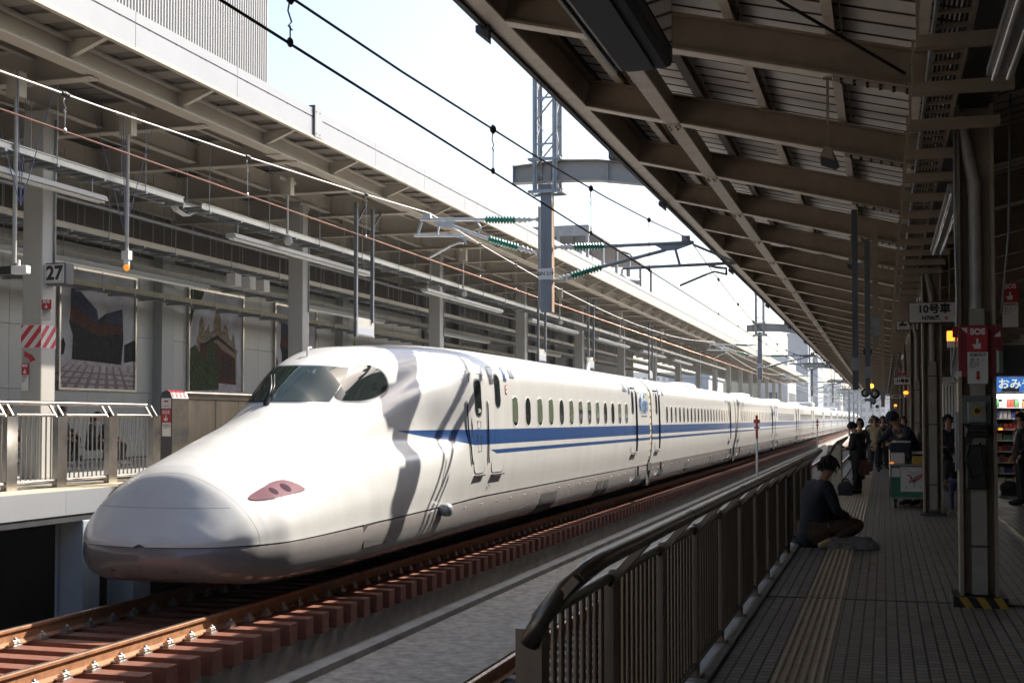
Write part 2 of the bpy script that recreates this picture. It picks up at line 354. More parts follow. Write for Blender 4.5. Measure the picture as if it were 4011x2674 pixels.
for i in range(1,215):
    y=9.55+.505*i
    o=S0.copy(); col.objects.link(o); o.location=(-9.25,y,-1.26)
    if i<60:
        for ch in S0.children:
            c=ch.copy(); c.parent=o; col.objects.link(c)
b=MB(); y=9.55+.505*215
while y<420: b.box(-10.92,-7.58,y-.12,y+.12,-1.40,-1.12); y+=.505
tag(b.build('sleeper_row',M['sleeper']),'distant red-brown sleepers merging into a dark line under the train','sleepers',kind='stuff')
b=MB(); y=8.
while y<200: b.box(-5.35+.45,-2.4,y-.12,y+.12,-1.78,-1.69); y+=.6
tag(b.build('sleeper_row',M['concrete_dark']),'dark sleepers of the near track below the right platform','sleepers',kind='stuff')
# ============================================================ TRAIN
CX=-9.25
ST=[ # Y, 10 points (dx,z) from roof centre to body bottom edge
(14.53,[(0,-.02),(.01,-.02),(.02,-.02),(.03,-.025),(.04,-.03),(.05,-.035),(.06,-.04),(.07,-.045),(.08,-.05),(.09,-.055)]),
(14.62,[(0,.10),(.12,.097),(.22,.088),(.3,.075),(.36,.062),(.41,.048),(.46,.028),(.5,.005),(.53,-.02),(.54,-.055)]),
(14.8,[(0,.33),(.22,.32),(.42,.29),(.56,.255),(.66,.215),(.74,.175),(.82,.125),(.89,.07),(.94,.005),(.95,-.055)]),
(15.0,[(0,.60),(.26,.585),(.49,.53),(.645,.475),(.75,.425),(.84,.365),(.945,.285),(1.045,.185),(1.12,.06),(1.14,-.052)]),
(15.2,[(0,.85),(.3,.82),(.55,.73),(.72,.645),(.83,.58),(.93,.505),(1.05,.40),(1.17,.265),(1.27,.10),(1.30,-.05)]),
(15.42,[(0,.975),(.32,.935),(.58,.835),(.755,.745),(.87,.675),(.98,.60),(1.11,.49),(1.25,.34),(1.365,.145),(1.40,-.05)]),
(15.8,[(0,1.11),(.35,1.06),(.62,.95),(.8,.86),(.93,.79),(1.05,.715),(1.20,.61),(1.36,.45),(1.50,.21),(1.54,-.045)]),
(16.6,[(0,1.35),(.38,1.28),(.68,1.14),(.87,1.04),(1.0,.97),(1.12,.90),(1.27,.79),(1.43,.61),(1.58,.29),(1.61,-.03)]),
(17.5,[(0,1.61),(.4,1.51),(.72,1.345),(.92,1.25),(1.04,1.19),(1.15,1.12),(1.29,.99),(1.48,.76),(1.63,.37),(1.65,-.01)]),
(17.95,[(0,1.84),(.4,1.69),(.73,1.47),(.93,1.37),(1.05,1.31),(1.16,1.24),(1.29,1.07),(1.50,.81),(1.65,.4),(1.66,0)]),
(18.5,[(0,2.17),(.4,2.02),(.71,1.70),(.91,1.51),(1.04,1.43),(1.16,1.34),(1.29,1.13),(1.53,.85),(1.67,.42),(1.67,.01)]),
(19.2,[(0,2.55),(.43,2.45),(.75,2.12),(.94,1.74),(1.07,1.60),(1.18,1.48),(1.29,1.18),(1.58,.89),(1.70,.45),(1.69,.02)]),
(20.3,[(0,2.83),(.5,2.76),(.85,2.48),(1.0,2.04),(1.13,1.84),(1.21,1.67),(1.30,1.22),(1.63,.92),(1.73,.5),(1.70,.04)]),
(21.4,[(0,2.92),(.55,2.87),(.91,2.63),(1.08,2.29),(1.26,2.10),(1.33,1.88),(1.38,1.26),(1.69,.96),(1.76,.55),(1.72,.06)]),
(22.4,[(0,2.99),(.58,2.95),(1.0,2.80),(1.26,2.56),(1.50,2.33),(1.60,2.02),(1.63,1.38),(1.77,1.02),(1.80,.58),(1.73,.08)]),
(23.1,[(0,3.03),(.6,3.0),(1.10,2.90),(1.46,2.73),(1.70,2.46),(1.77,2.1),(1.80,1.5),(1.82,1.08),(1.82,.6),(1.74,.1)]),
(23.8,[(0,3.06),(.6,3.03),(1.13,2.94),(1.51,2.79),(1.75,2.51),(1.815,2.13),(1.84,1.55),(1.85,1.1),(1.83,.6),(1.74,.11)]),
(25.5,[(0,3.09),(.6,3.06),(1.13,2.97),(1.52,2.82),(1.76,2.53),(1.82,2.14),(1.843,1.55),(1.85,1.1),(1.83,.6),(1.74,.11)]),
(28.,[(0,3.10),(.6,3.07),(1.13,2.98),(1.52,2.83),(1.765,2.54),(1.82,2.14),(1.843,1.55),(1.85,1.1),(1.83,.6),(1.74,.11)]),
]
YS=np.array([s[0] for s in ST]); PP=np.array([s[1] for s in ST])   # (S,10,2)
tpar=np.concatenate([[0],np.cumsum(np.sqrt(np.diff(YS)+.02))])
def pchip(x,y,xq):
    x=np.asarray(x,float);h=np.diff(x);d=np.diff(y,axis=0)/h.reshape(-1,*([1]*(y.ndim-1)))
    m=np.zeros_like(y); hh=h.reshape(-1,*([1]*(y.ndim-1)))
    w1=2*hh[1:]+hh[:-1];w2=hh[1:]+2*hh[:-1]
    with np.errstate(all='ignore'):
        hm=(w1+w2)/(w1/d[:-1]+w2/d[1:])
    m[1:-1]=np.where(d[:-1]*d[1:]>0,np.nan_to_num(hm),0); m[0]=d[0];m[-1]=d[-1]
    i=np.clip(np.searchsorted(x,xq)-1,0,len(x)-2); s=((xq-x[i])/h[i]).reshape(-1,*([1]*(y.ndim-1)));H=h[i].reshape(-1,*([1]*(y.ndim-1)))
    return (1+2*s)*(1-s)**2*y[i]+s*(1-s)**2*H*m[i]+s*s*(3-2*s)*y[i+1]+s*s*(s-1)*H*m[i+1]
def crom(x,y,xq):
    x=np.asarray(x,float); m=np.zeros_like(y)
    m[1:-1]=(y[2:]-y[:-2])/(x[2:]-x[:-2]).reshape(-1,*([1]*(y.ndim-1))); m[0]=(y[1]-y[0])/(x[1]-x[0]); m[-1]=(y[-1]-y[-2])/(x[-1]-x[-2])
    h=np.diff(x); i=np.clip(np.searchsorted(x,xq)-1,0,len(x)-2); sh=(-1,)+(1,)*(y.ndim-1)
    s=((xq-x[i])/h[i]).reshape(sh);H=h[i].reshape(sh)
    return (1+2*s)*(1-s)**2*y[i]+s*(1-s)**2*H*m[i]+s*s*(3-2*s)*y[i+1]+s*s*(s-1)*H*m[i+1]
def prof_slope_fix(P):  # horizontal tangent at centre: mirror point
    return P
def loft(tq,vq):
    Yq=np.interp(tq,tpar,YS); Q=pchip(tpar,PP,tq)      # (T,10,2)
    ext=np.concatenate([Q[:,1:2]*np.array([-1,1]),Q],axis=1) # mirrored point
    ext=np.transpose(ext,(1,0,2)); r=crom(np.arange(-1,10),ext,vq)  # (V,T,2)
    r=np.transpose(r,(1,0,2)); return Yq,r
def body_mesh(ysplit_end,name,parent):
    tq=np.unique(np.concatenate([np.linspace(tpar[i],tpar[i+1],9) for i in range(len(tpar)-1)])); vq=np.linspace(0,9,64)
    Yq,r=loft(tq,vq); T=len(Yq);V=len(vq)
    # after last station extrude
    Yq=np.append(Yq,[34.,ysplit_end]); r=np.concatenate([r,r[-1:],r[-1:]]); T+=2
    vs=[];fs=[]
    for i in range(T):
        for j in range(V-1,-1,-1): vs.append((CX-r[i,j,0],Yq[i],r[i,j,1]))
        for j in range(1,V): vs.append((CX+r[i,j,0],Yq[i],r[i,j,1]))
    n=2*V-1
    for i in range(T-1):
        for j in range(n-1): fs.append((i*n+j,i*n+j+1,(i+1)*n+j+1,(i+1)*n+j))
    b=MB(); b.add(vs,fs,0,True); b.add([vs[(T-1)*n+j] for j in range(n)],[tuple(range(n))],0)
    return b.build(name,M['train'],parent)
FULL=loft(np.array([tpar[-1]]),np.linspace(0,9,120))[1][0]   # (120,2)
def sideX(z):   # right side world x of the full section at height z
    a=FULL[::-1]; return CX+float(np.interp(z,a[:,1],a[:,0]))
def sideXY(y,z):
    if y>=28: return sideX(z)
    t=np.interp(y,YS,tpar); _,r=loft(np.array([t]),np.linspace(3,9,60)); a=r[0][::-1]; return CX+float(np.interp(z,a[:,1],a[:,0]))
train=empty('train',(0,0,0),'long white high-speed train with blue stripes and a pointed duck-billed nose standing in the station','train')
lead=body_mesh(41.63,'lead_car',train)
# patches ---------------------------------------------------------
def patch(mask,off,name,m,parent,t0,t1,v0,v1,nt_=260,nv=220,split=False):
    tq=np.linspace(np.interp(t0,YS,tpar),np.interp(t1,YS,tpar),nt_); vq=np.linspace(v0,v1,nv)
    Yq,r=loft(tq,vq); P=np.stack([r[:,:,0],np.repeat(Yq[:,None],nv,1),r[:,:,1]],2)
    du=np.gradient(P,axis=0);dv=np.gradient(P,axis=1);N=np.cross(dv,du);N/=np.linalg.norm(N,axis=2,keepdims=True)+1e-9
    if (N[:,:,0]+N[:,:,2]).mean()<0:N=-N
    Q=P+N*off; c=(P[:-1,:-1]+P[1:,1:])/2; mk=mask(c[:,:,0],c[:,:,1],c[:,:,2]); ii,jj=np.nonzero(mk)
    b=MB()
    for sgn in (1,-1):
        idx={};vs=[];fs=[]
        for i,j in zip(ii,jj):
            q=[]
            for a in ((i,j),(i,j+1),(i+1,j+1),(i+1,j)):
                if a not in idx: idx[a]=len(vs); p=Q[a]; vs.append((CX+sgn*p[0],p[1],p[2]))
                q.append(idx[a])
            fs.append(tuple(q))
        b.add(vs,fs,0,True)
        if split: b.build(name,m,parent); b=MB()
    return None if split else b.build(name,m,parent)
def inpoly(y,z,pl,grow=0):
    pl=np.array(pl,float)
    if grow:
        c=pl.mean(0);pl=c+(pl-c)*(1+grow/np.linalg.norm(pl-c,axis=1,keepdims=True))
    r=np.zeros(y.shape,bool);n=len(pl)
    for i in range(n):
        x1,y1=pl[i];x2,y2=pl[(i+1)%n]
        c=((y1>z)!=(y2>z))&(y<(x2-x1)*(z-y1)/(y2-y1+1e-12)+x1); r^=c
    return r
def smoothpoly(pl,k=3):
    pl=[tuple(p) for p in pl]
    for _ in range(k):
        q=[]
        for i in range(len(pl)):
            a=pl[i];b_=pl[(i+1)%len(pl)]; q+=[(a[0]*.75+b_[0]*.25,a[1]*.75+b_[1]*.25),(a[0]*.25+b_[0]*.75,a[1]*.25+b_[1]*.75)]
        pl=q
    return pl
EDG=[.72,.735,.735,.72,.68]
def ws(g):
    def f(x,y,z):
        e=np.interp(z,[1.86,2.0,2.15,2.3,2.44],EDG)+g
        return (z>1.875-g)&(z<2.455+g)&(x<e)&(y<20.4)
    return f
patch(ws(.022),.004,'windscreen_seal',M['frame'],lead,17.5,20.4,0,4)
patch(ws(0),.010,'windscreen',M['wglass'],lead,17.5,20.4,0,4,320,260)
SW=smoothpoly([(18.84,1.90),(19.18,2.12),(19.52,2.34),(19.88,2.50),(20.24,2.53),(20.54,2.42),(20.64,2.22),(20.48,2.06),(20.05,1.95),(19.45,1.89)])
patch(lambda x,y,z:inpoly(y,z,SW,.06)&(x>.7),.005,'cab_window_seal',M['frame'],lead,18.4,21.2,1.2,4.2,300,200,True)
patch(lambda x,y,z:inpoly(y,z,SW)&(x>.5),.011,'cab_window',M['glass'],lead,18.4,21.2,1.2,4.2,340,220,True)
HL=smoothpoly([(15.42,.545),(15.75,.655),(16.1,.745),(16.32,.745),(16.56,.60),(16.15,.555),(15.75,.515),(15.48,.50)],2)
patch(lambda x,y,z:inpoly(y,z,HL,.012),.005,'headlight_seal',M['frame'],lead,15.2,16.8,4.5,8.8,200,200,True)
patch(lambda x,y,z:inpoly(y,z,HL),.010,'headlight',M['lens'],lead,15.2,16.8,4.5,8.8,260,240,True)
for (cy_,cz_,r_) in((16.13,.645,.055),(15.87,.61,.045)):
    patch(lambda x,y,z:((y-cy_)/1.35)**2+(z-cz_)**2<r_**2,.013,'lamp_reflector',mat('dark_lamp_reflector',(.055,.022,.04),.7,spec=.04),lead,15.2,16.8,4.5,8.8,260,240,True)
# skirt: follow the plan curve of the bottom edge
def skirt(y_from_nose,yend,name,parent):
    pts=[]
    if y_from_nose:
        tq=np.unique(np.concatenate([np.linspace(tpar[i],tpar[i+1],7) for i in range(len(tpar)-1)])); Yq,r=loft(tq,np.array([9.]))
        pts=[(r[i,0,0],Yq[i]-.0) for i in range(len(Yq))]; pts=[(0,14.515)]+[(x,y) for x,y in pts]
    else: pts=[(1.74,yend[0])]
    ye=yend[1] if isinstance(yend,tuple) else yend
    if pts[-1][1]<ye-1:
        k=int((ye-pts[-1][1])//1.0); y0=pts[-1][1]
        pts+=[(1.74,y0+(ye-y0)*(i+1)/k) for i in range(k)]
    n=len(pts); prof=[(.07,-.02),(.004,-.075),(-.002,-.22),(.03,-.38),(.12,-.52),(.30,-.62),(.55,-.66)]
    tops=np.interp([p[1] for p in pts],[14.5,16,20,24,26],[-.055,-.035,.03,.10,.10])
    vs=[];P=np.array(pts)
    tan=np.gradient(P,axis=0); nn=np.stack([-tan[:,1],tan[:,0]],1); nn/=np.linalg.norm(nn,axis=1,keepdims=True)+1e-9
    b=MB()
    for sgn in(1,-1):
        vs=[]
        for i in range(n):
            lower=np.interp(pts[i][1],[14.5,15.5,18,20.2,21.4,22,24,600],[.80,.93,1.0,1.0,1.0,1.0,1,1])
            for ins,z in prof:
                x=P[i,0]+nn[i,0]*ins; yy=P[i,1]+nn[i,1]*ins
                if i==0: x=0; yy=14.515+ins*1.0
                x=max(x,0); zz=tops[i]-.03+z*lower*1.0+.073 if z>-.1 else tops[i]*.6+z*lower
                vs.append((CX+sgn*x,yy,zz))
        m=len(prof); fs=[(i*m+j,i*m+j+1,(i+1)*m+j+1,(i+1)*m+j) for i in range(n-1) for j in range(m-1)]
        b.add(vs,fs,0,True)
    return b.build(name,M['skirt'],parent)
skirt(True,41.63,'skirt',lead)
# inner dark belly so nothing shows through
b=MB(); b.box(CX-1.2,CX+1.2,16,41.6,-.6,.5); b.box(CX-1.66,CX+1.66,18,41.6,-.35,.3); b.build('underframe',M['dark'],lead)
# body bottom sill line (dark rain strip)
def side_ribbon(y0,y1,z0,z1,off,name,m,parent,step=.5):
    b=MB(); ys=list(np.arange(y0,y1,step))+[y1]; vs=[]
    for yy in ys:
        for zz in (z0,z1): vs.append((sideXY(yy,zz)+off,yy,zz))
    b.add(vs,[(2*i,2*i+1,2*i+3,2*i+2) for i in range(len(ys)-1)],0,True); return b.build(name,m,parent)
def rrect(y0,y1,z0,z1,r,n=6):
    out=[]
    for cy,cz,a0 in ((y1-r,z1-r,0),(y0+r,z1-r,90),(y0+r,z0+r,180),(y1-r,z0+r,270)):
        for i in range(n+1):
            a=R(a0+90*i/n); out.append((cy+r*math.cos(a),cz+r*math.sin(a)))
    return out
def conf(b,out,off,m=0,rings=3,base=0.):
    cy=sum(p[0] for p in out)/len(out);cz=sum(p[1] for p in out)/len(out);n=len(out);vs=[(sideXY(cy,cz)+off,cy,cz)];fs=[]
    for k in range(1,rings+1):
        f=k/rings
        for y,z in out: yy=cy+(y-cy)*f;zz=cz+(z-cz)*f; vs.append((sideXY(yy,zz)+off,yy,zz))
    for i in range(n): fs.append((0,1+i,1+(i+1)%n))
    for k in range(rings-1):
        for i in range(n): fs.append((1+k*n+i,1+(k+1)*n+i,1+(k+1)*n+(i+1)%n,1+k*n+(i+1)%n))
    b.add(vs,fs,m,True)
    # thin edge back to the body
    o=1+(rings-1)*n; rim=[vs[o+i] for i in range(n)]; back=[(x-off+.001,y,z) for x,y,z in rim]
    b.add(rim+back,[(i,(i+1)%n,n+(i+1)%n,n+i) for i in range(n)],m,False)
def window(parent,y,zc,w_,h,kind=0):
    b=MB(); conf(b,rrect(y-w_/2-.022,y+w_/2+.022,zc-h/2-.025,zc+h/2+.025,w_/2),.006,0,2); conf(b,rrect(y-w_/2,y+w_/2,zc-h/2,zc+h/2,w_/2-.01),.010,1,2)
    if kind: # blind drawn part way
        bz=zc-h/2+h*kind; conf(b,rrect(y-w_/2+.012,y+w_/2-.04,bz,zc+h/2-.02,.05),.0125,2,2)
    return b.build('window',[M['white'],M['glass'],M['blind']],parent)
blinds=[.12,0,.1,.1,0,.08,.62,.6,.3,0,0,.35,.3]
for i in range(13): window(lead,25.66+1.0*i,1.76,.40,.60,blinds[i])
def door(parent,y0,y1,z0,z1,wy,wz,wh,ww,heavy=0):
    b=MB(); conf(b,rrect(y0-.02,y1+.02,z0-.02,z1+.02,.16),.004,1,4); conf(b,rrect(y0,y1,z0,z1,.15),.007,0,6); b.build('door',[M['train'],M['seal']],parent)
    b=MB(); conf(b,rrect(wy-ww/2-.03,wy+ww/2+.03,wz-wh/2-.03,wz+wh/2+.03,ww/2),.010,0,3); conf(b,rrect(wy-ww/2,wy+ww/2,wz-wh/2,wz+wh/2,ww/2-.01),.013,1,3); b.build('door_window',[M['frame'],M['glass']],parent)
    b=MB(); b.box(sideXY(y0,z0)-.02,sideXY(y0,z0)+.05,y0+.03,y1-.03,z0-.06,z0-.035); b.build('door_step',M['darkgrey'],parent)
door(lead,22.93,23.55,.57,2.46,23.24,2.0,.68,.30)
door(lead,23.98,24.80,.55,2.62,24.42,2.16,.64,.34)
# cab door handrails (dark vertical slots either side)
for y in (22.78,23.72):
    b=MB(); pts=[(sideXY(y,z)+.018,y+(.05 if z<.9 else 0),z) for z in np.linspace(.75,1.95,9)]; b.path(pts,.014,6); b.build('handrail',M['black'],lead)
def decal(parent,y0,y1,z0,z1,m,name,off=.012,r=.01):
    b=MB(); conf(b,rrect(y0,y1,z0,z1,r,3),off,0,2); return b.build(name,m,parent)
decal(lead,24.93,25.13,2.37,2.66,M['blueT'],'car_number_plate',r=.03)
tmesh('1',.27,(sideX(2.5)+.02,25.03,2.51),(0,1,0),(-.12,0,1),M['white'],lead,'lettering',.004)
b=MB(); conf(b,rrect(24.98,25.12,2.10,2.30,.07),.012,0,2); conf(b,rrect(24.995,25.105,2.12,2.28,.055),.014,1,2); b.build('no_smoking_mark',[M['red'],M['white']],lead)
b=MB(); conf(b,rrect(25.02,25.08,2.18,2.22,.01,2),.016,0,1); b.box(0,0,0,0,0,0); b.build('no_smoking_mark',[M['red']],lead)
decal(lead,25.42,25.74,2.45,2.62,M['frame'],'destination_display')
decal(lead,37.25,37.9,2.42,2.68,M['frame'],'destination_display')
decal(lead,38.1,38.33,2.36,2.68,M['blueT'],'car_number_plate',r=.02)
tmesh('1',.22,(sideX(2.5)+.02,38.215,2.51),(0,1,0),(-.12,0,1),M['white'],lead,'lettering',.004)
tmesh('Z64',.11,(sideXY(23.24,1.75)+.03,23.24,1.75),(0,1,0),(-.03,0,1),M['white'],lead,'lettering')
tmesh('Z64',.07,(sideXY(24,.3)+.02,23.95,.30),(0,1,0),(.1,0,1),M['inkgrey'],lead,'lettering')
tmesh('Z 6 4',.13,(CX+.28,18.92,2.36),(1,0,0),(0,.55,.83),M['white'],lead,'lettering')
def trailing_door(parent,ya,yb):   # open-track plug door seen edge-on: dark frame leg + window
    door(parent,ya,yb,.56,2.55,(ya+yb)/2-.1,2.1,.66,.3)
    b=MB(); 
    pts=[(sideX(z)+.02,yb+.03,z) for z in np.linspace(.6,2.5,10)]; b.path(pts,.03,6)
    pts=[(sideX(2.55)+.02,y,2.56) for y in (ya+.2,yb-.05,yb+.03)]; b.path(pts,.02,6)
    b.build('door_edge',M['seal'],parent)
trailing_door(lead,38.35,39.2)
# N700 emblem
NB=mat('emblem_blue',(.03,.25,.55),.3); NG=mat('emblem_grey_blue',(.10,.22,.42),.3)
x7=sideX(2.0)+.012
tmesh('N700',.50,(x7+.03,40.55,1.98),(0,.95,0),(-.03,0,1),NG,lead,'emblem',.003,bold=.012)
b=MB(); pts=[]
for i in range(14):
    a=R(200-140*i/13); pts.append((sideX(2.1)+.03,40.55+.75*math.cos(a),2.0+.42*math.sin(a)))
b.path(pts,[.008+.022*math.sin(math.pi*i/13) for i in range(14)],5); b.build('emblem',NB,lead)
b=MB(); b.box(x7+.01,x7+.022,40.1,41.1,1.70,1.715); b.build('emblem',NG,lead)
for (a,c,d,e,r_) in((23.15,23.33,1.42,1.56,.02),(23.15,23.33,.98,1.30,.02)):
    b=MB()
    for y0_,y1_,z0_,z1_ in((a,c,e-.008,e),(a,c,d,d+.008),(a,a+.008,d,e),(c-.008,c,d,e)): b.box(sideXY((y0_+y1_)/2,(z0_+z1_)/2)+.004,sideXY((y0_+y1_)/2,(z0_+z1_)/2)+.012,y0_,y1_,z0_,z1_)
    b.build('hatch_outline',M['inkgrey'],lead)
tmesh('1-1',.06,(sideX(.7)+.012,38.0,.72),(0,1,0),(.05,0,1),M['red'],lead); tmesh('783',.06,(sideX(.7)+.012,38.25,.66),(0,1,0),(.05,0,1),M['inkgrey'],lead)
# skirt details on lead car
def skirtX(y,z): return np.interp(z,[-.66,-.55,-.45,-.3,-.15,.05],[CX+1.2,CX+1.5,CX+1.65,CX+1.725,CX+1.745,CX+1.745])
def skirt_bits(parent,y0,y1,first=False):
    b=MB(); s=MB(); g=MB(); hd=MB()
    L=y1-y0
    panels=[(.32,.36),(.62,.64),(.66,.69),(.86,.91)] if not first else [(.50,.555),(.72,.745),(.755,.775)]
    for a,c in panels:
        ya,yb=y0+L*a,y0+L*c
        vs=[]
        for z in (-.10,-.25,-.4,-.52,-.60):
            for yy in (ya,yb): vs.append((skirtX(yy,z)+.008,yy-( -.10-z)*.3,z))
        b=MB(); b.add(vs,[(2*i,2*i+1,2*i+3,2*i+2) for i in range(4)],0,True); b.build('vent_grille',M['dark'],parent)
    y=y0+ (8 if first else .6)
    while y<y1-.5:
        g.ball((skirtX(y,-.02)+.01,y,-.04),.016,n=6,k=4); y+=.42
        hd.box(skirtX(y,-.2)-.0,skirtX(y,-.2)+.006,y,y+.006,-.5,-.06)
        y+=.6
    tag(g.build('bolt_rows',M['steel_clip'],parent),kind='stuff')
    # folded bogie covers
    for c in ((.93,) if first else (.08,.93)):
        yc=y0+L*c
        s.add([(skirtX(0,-.1)+.0,yc-.75,-.30),(skirtX(0,-.1)+.07,yc-.55,-.16),(skirtX(0,-.1)+.07,yc+.45,-.16),(skirtX(0,-.1)+.0,yc+.6,-.30),(skirtX(0,-.5)+.0,yc-1.0,-.46),(skirtX(0,-.5)+.04,yc+.5,-.46)],
              [(0,1,2,3),(0,3,5,4),(0,4,1),(2,5,3)],0)
        s.tube((skirtX(0,-.1)+.05,yc,-.2),(skirtX(0,-.1)+.05,yc+.03,.12),.03,6,1)
    s.build('bogie_cover',[M['galv'],M['dark']],parent)
skirt_bits(lead,14.6,41.6,True)
# round step horn near the cab door
b=MB(); b.lathe((CX+1.70,21.35,.0),(CX+1.95,21.30,.0),[(0,.10),(.12,.12),(.2,.11),(.24,.06)],14); b.build('side_lamp',M['galv'],lead)
# front coupler eyes
for x in(-.42,.42):
    b=MB(); b.box(CX+x-.07,CX+x+.07,14.60+.12*abs(x),14.75,-.38,-.31); b.build('front_port',M['dark'],lead)
# wiper, roof antennas
b=MB(); b.path([(CX-.05,18.05,1.82),(CX+.05,17.98,1.90),(CX+.0,18.2,2.1),(CX-.13,18.45,2.30)],[.03,.035,.02,.012],6); b.tube((CX+.05,17.93,1.80),(CX+.05,18.0,1.93),.05,8); b.path([(CX+.08,17.98,1.90),(CX+.03,18.25,2.12),(CX-.1,18.5,2.31)],.012,5)
b.build('wiper',M['black'],lead)
b=MB(); b.path([(CX,19.5,2.62),(CX,19.5,2.74),(CX,19.55,2.79),(CX,19.65,2.80)],.018,6); b.build('antenna',M['white'],lead)
b=MB(); b.add([(CX-.03,40.3,3.08),(CX+.03,40.3,3.08),(CX+.03,40.75,3.08),(CX-.03,40.75,3.08),(CX-.02,40.55,3.58),(CX+.02,40.55,3.58),(CX+.02,40.75,3.58),(CX-.02,40.75,3.58)],[(0,1,5,4),(1,2,6,5),(2,3,7,6),(3,0,4,7),(4,5,6,7)],0); b.box(CX-.03,CX+.12,40.5,40.8,3.56,3.6)
b.build('antenna',M['white'],lead)
# passenger cars
nfull=len(FULL)
def carbody(y0,y1,parent):
    vs=[];k=FULL[::4]; k=np.concatenate([k,FULL[-1:]]) if (nfull-1)%4 else k
    prof=[(-p[0],p[1]) for p in k[::-1]]+[(p[0],p[1]) for p in k[1:]]
    n=len(prof)
    for yy in(y0,y1): vs+=[(CX+x,yy,z) for x,z in prof]
    b=MB(); b.add(vs,[(i,i+1,n+i+1,n+i) for i in range(n-1)],0,True); b.add(vs,[tuple(range(n)),tuple(range(n,2*n))],0)
    return b.build('passenger_car',M['train'],parent)
def carskirt(y0,y1,parent):
    prof=[(1.74,.10),(1.745,-.15),(1.725,-.3),(1.65,-.45),(1.5,-.56),(1.2,-.66),(0,-.66)]; n=len(prof); b=MB()
    for s in(1,-1):
        vs=[(CX+s*x,yy,z) for yy in(y0,y1) for x,z in prof]; b.add(vs,[(i,i+1,n+i+1,n+i) for i in range(n-1)],0,True)
    return b.build('skirt',M['skirt'],parent)
for k in range(15):
    y0=41.83+25*k+.2; y1=41.83+25*(k+1)-.2
    c=carbody(y0,y1,train); carskirt(y0+.1,y1-.1,c)
    b=MB(); b.box(CX-1.66,CX+1.66,y0-.02,y1+.02,-.35,.3); b.build('underframe',M['dark'],c)
    if k<3:
        nwin=20 if k!=2 else 17
        for i in range(nwin): window(c,y0+3.05+1.0*i,1.76,.36 if k<2 else .36,.60,0)
        if k==0:
            door(c,y0+.55,y0+1.35,.56,2.55,y0+.9,2.1,.66,.3); b=MB(); b.path([(sideX(z)+.02,y0+1.38,z) for z in np.linspace(.6,2.5,8)],.03,6); b.path([(sideX(2.55)+.02,y,2.56) for y in (y0+.5,y0+1.38)],.02,6); b.build('door_edge',M['seal'],c)
        else: door(c,y0+.55,y0+1.35,.56,2.55,y0+.9,2.1,.66,.3)
        door(c,y1-3.0,y1-2.2,.56,2.55,y1-2.7,2.1,.66,.3)
        b=MB(); b.path([(sideX(z)+.02,y1-2.17,z) for z in np.linspace(.6,2.5,8)],.03,6); b.build('door_edge',M['seal'],c)
        decal(c,y0+2.2,y0+2.5,2.42,2.66,M['frame'],'destination_display'); decal(c,y1-3.9,y1-3.5,2.42,2.66,M['frame'],'destination_display')
        decal(c,y0+1.5,y0+1.72,2.34,2.66,M['blueT'],'car_number_plate',r=.02)
        if k==0: tmesh('2',.2,(sideX(2.5)+.02,y0+1.61,2.5),(0,1,0),(-.12,0,1),M['white'],c,'lettering',.004)
        if k==1: tmesh('N700',.46,(sideX(2.0)+.05,y1-1.2,1.98),(0,.9,0),(-.03,0,1),NG,c,'emblem',.003,bold=.012)
        skirt_bits(c,y0,y1)
    else:
        b=MB()
        for i in range(18): yy=y0+3.2+1.04*i; b.box(sideX(1.76)-.02,sideX(1.76)+.012,yy,yy+.34,1.47,2.05)
        tag(b.build('window_row',M['glass'],c),kind='stuff')
        b=MB()
        for yy in (y0+.6,y1-2.3): b.box(sideX(1.5)-.05,sideX(1.5)+.015,yy,yy+.07,.56,2.5)
        b.build('door_edge',M['seal'],c); 
        b=MB()
        for q in range(6): yy=y0+2+q*4; b.add([(CX+1.76,yy,.02),(CX+1.76,yy+.8,.02),(CX+1.70,yy+.4,-.5),(CX+1.70,yy-.4,-.5)],[(0,1,2,3)],q%2)
        b.build('vent_grille',[M['dark'],M['galv']],c)
    # gangway hood in front of the car
    pr=[(-p[0]*.985,p[1]-.02) for p in FULL[::-6]]+[(p[0]*.985,p[1]-.02) for p in FULL[::6]]
    b=MB(); n=len(pr); vs=[(CX+x,yy,z) for yy in(y0-.32,y0+.0) for x,z in pr]; b.add(vs,[(i,i+1,n+i+1,n+i) for i in range(n-1)],0,True)
    if k<3:
        for z in np.arange(.35,2.6,.22): b.box(sideX(z)-.05,sideX(z)-.006,y0-.31,y0-.01,z,z+.015,1)
    b.build('gangway_hood',[M['hood'] if k in(0,1,2) else M['dark'],M['dark']],c)
    b=MB(); b.box(sideX(.1)-.4,sideX(.1)+.03,y0-.42,y0+.22,-.1,.16); b.box(sideX(.1)-.5,sideX(.1)-.05,y0-.35,y0+.1,-.6,-.1); b.build('coupling_box',M['dark'],c)
    if k in(4,7,12):
        for yc in (y0+13,):
            b=MB(); b.box(CX-1.25,CX+1.25,yc-2.2,yc+2.2,3.0,3.55); o=b.build('pantograph_cover',M['white'],c,bevel=.2)
    b=MB(); b.ball((CX,y0+17,3.1),.9,1,2.2,.22); b.build('roof_unit',M['white'],c)
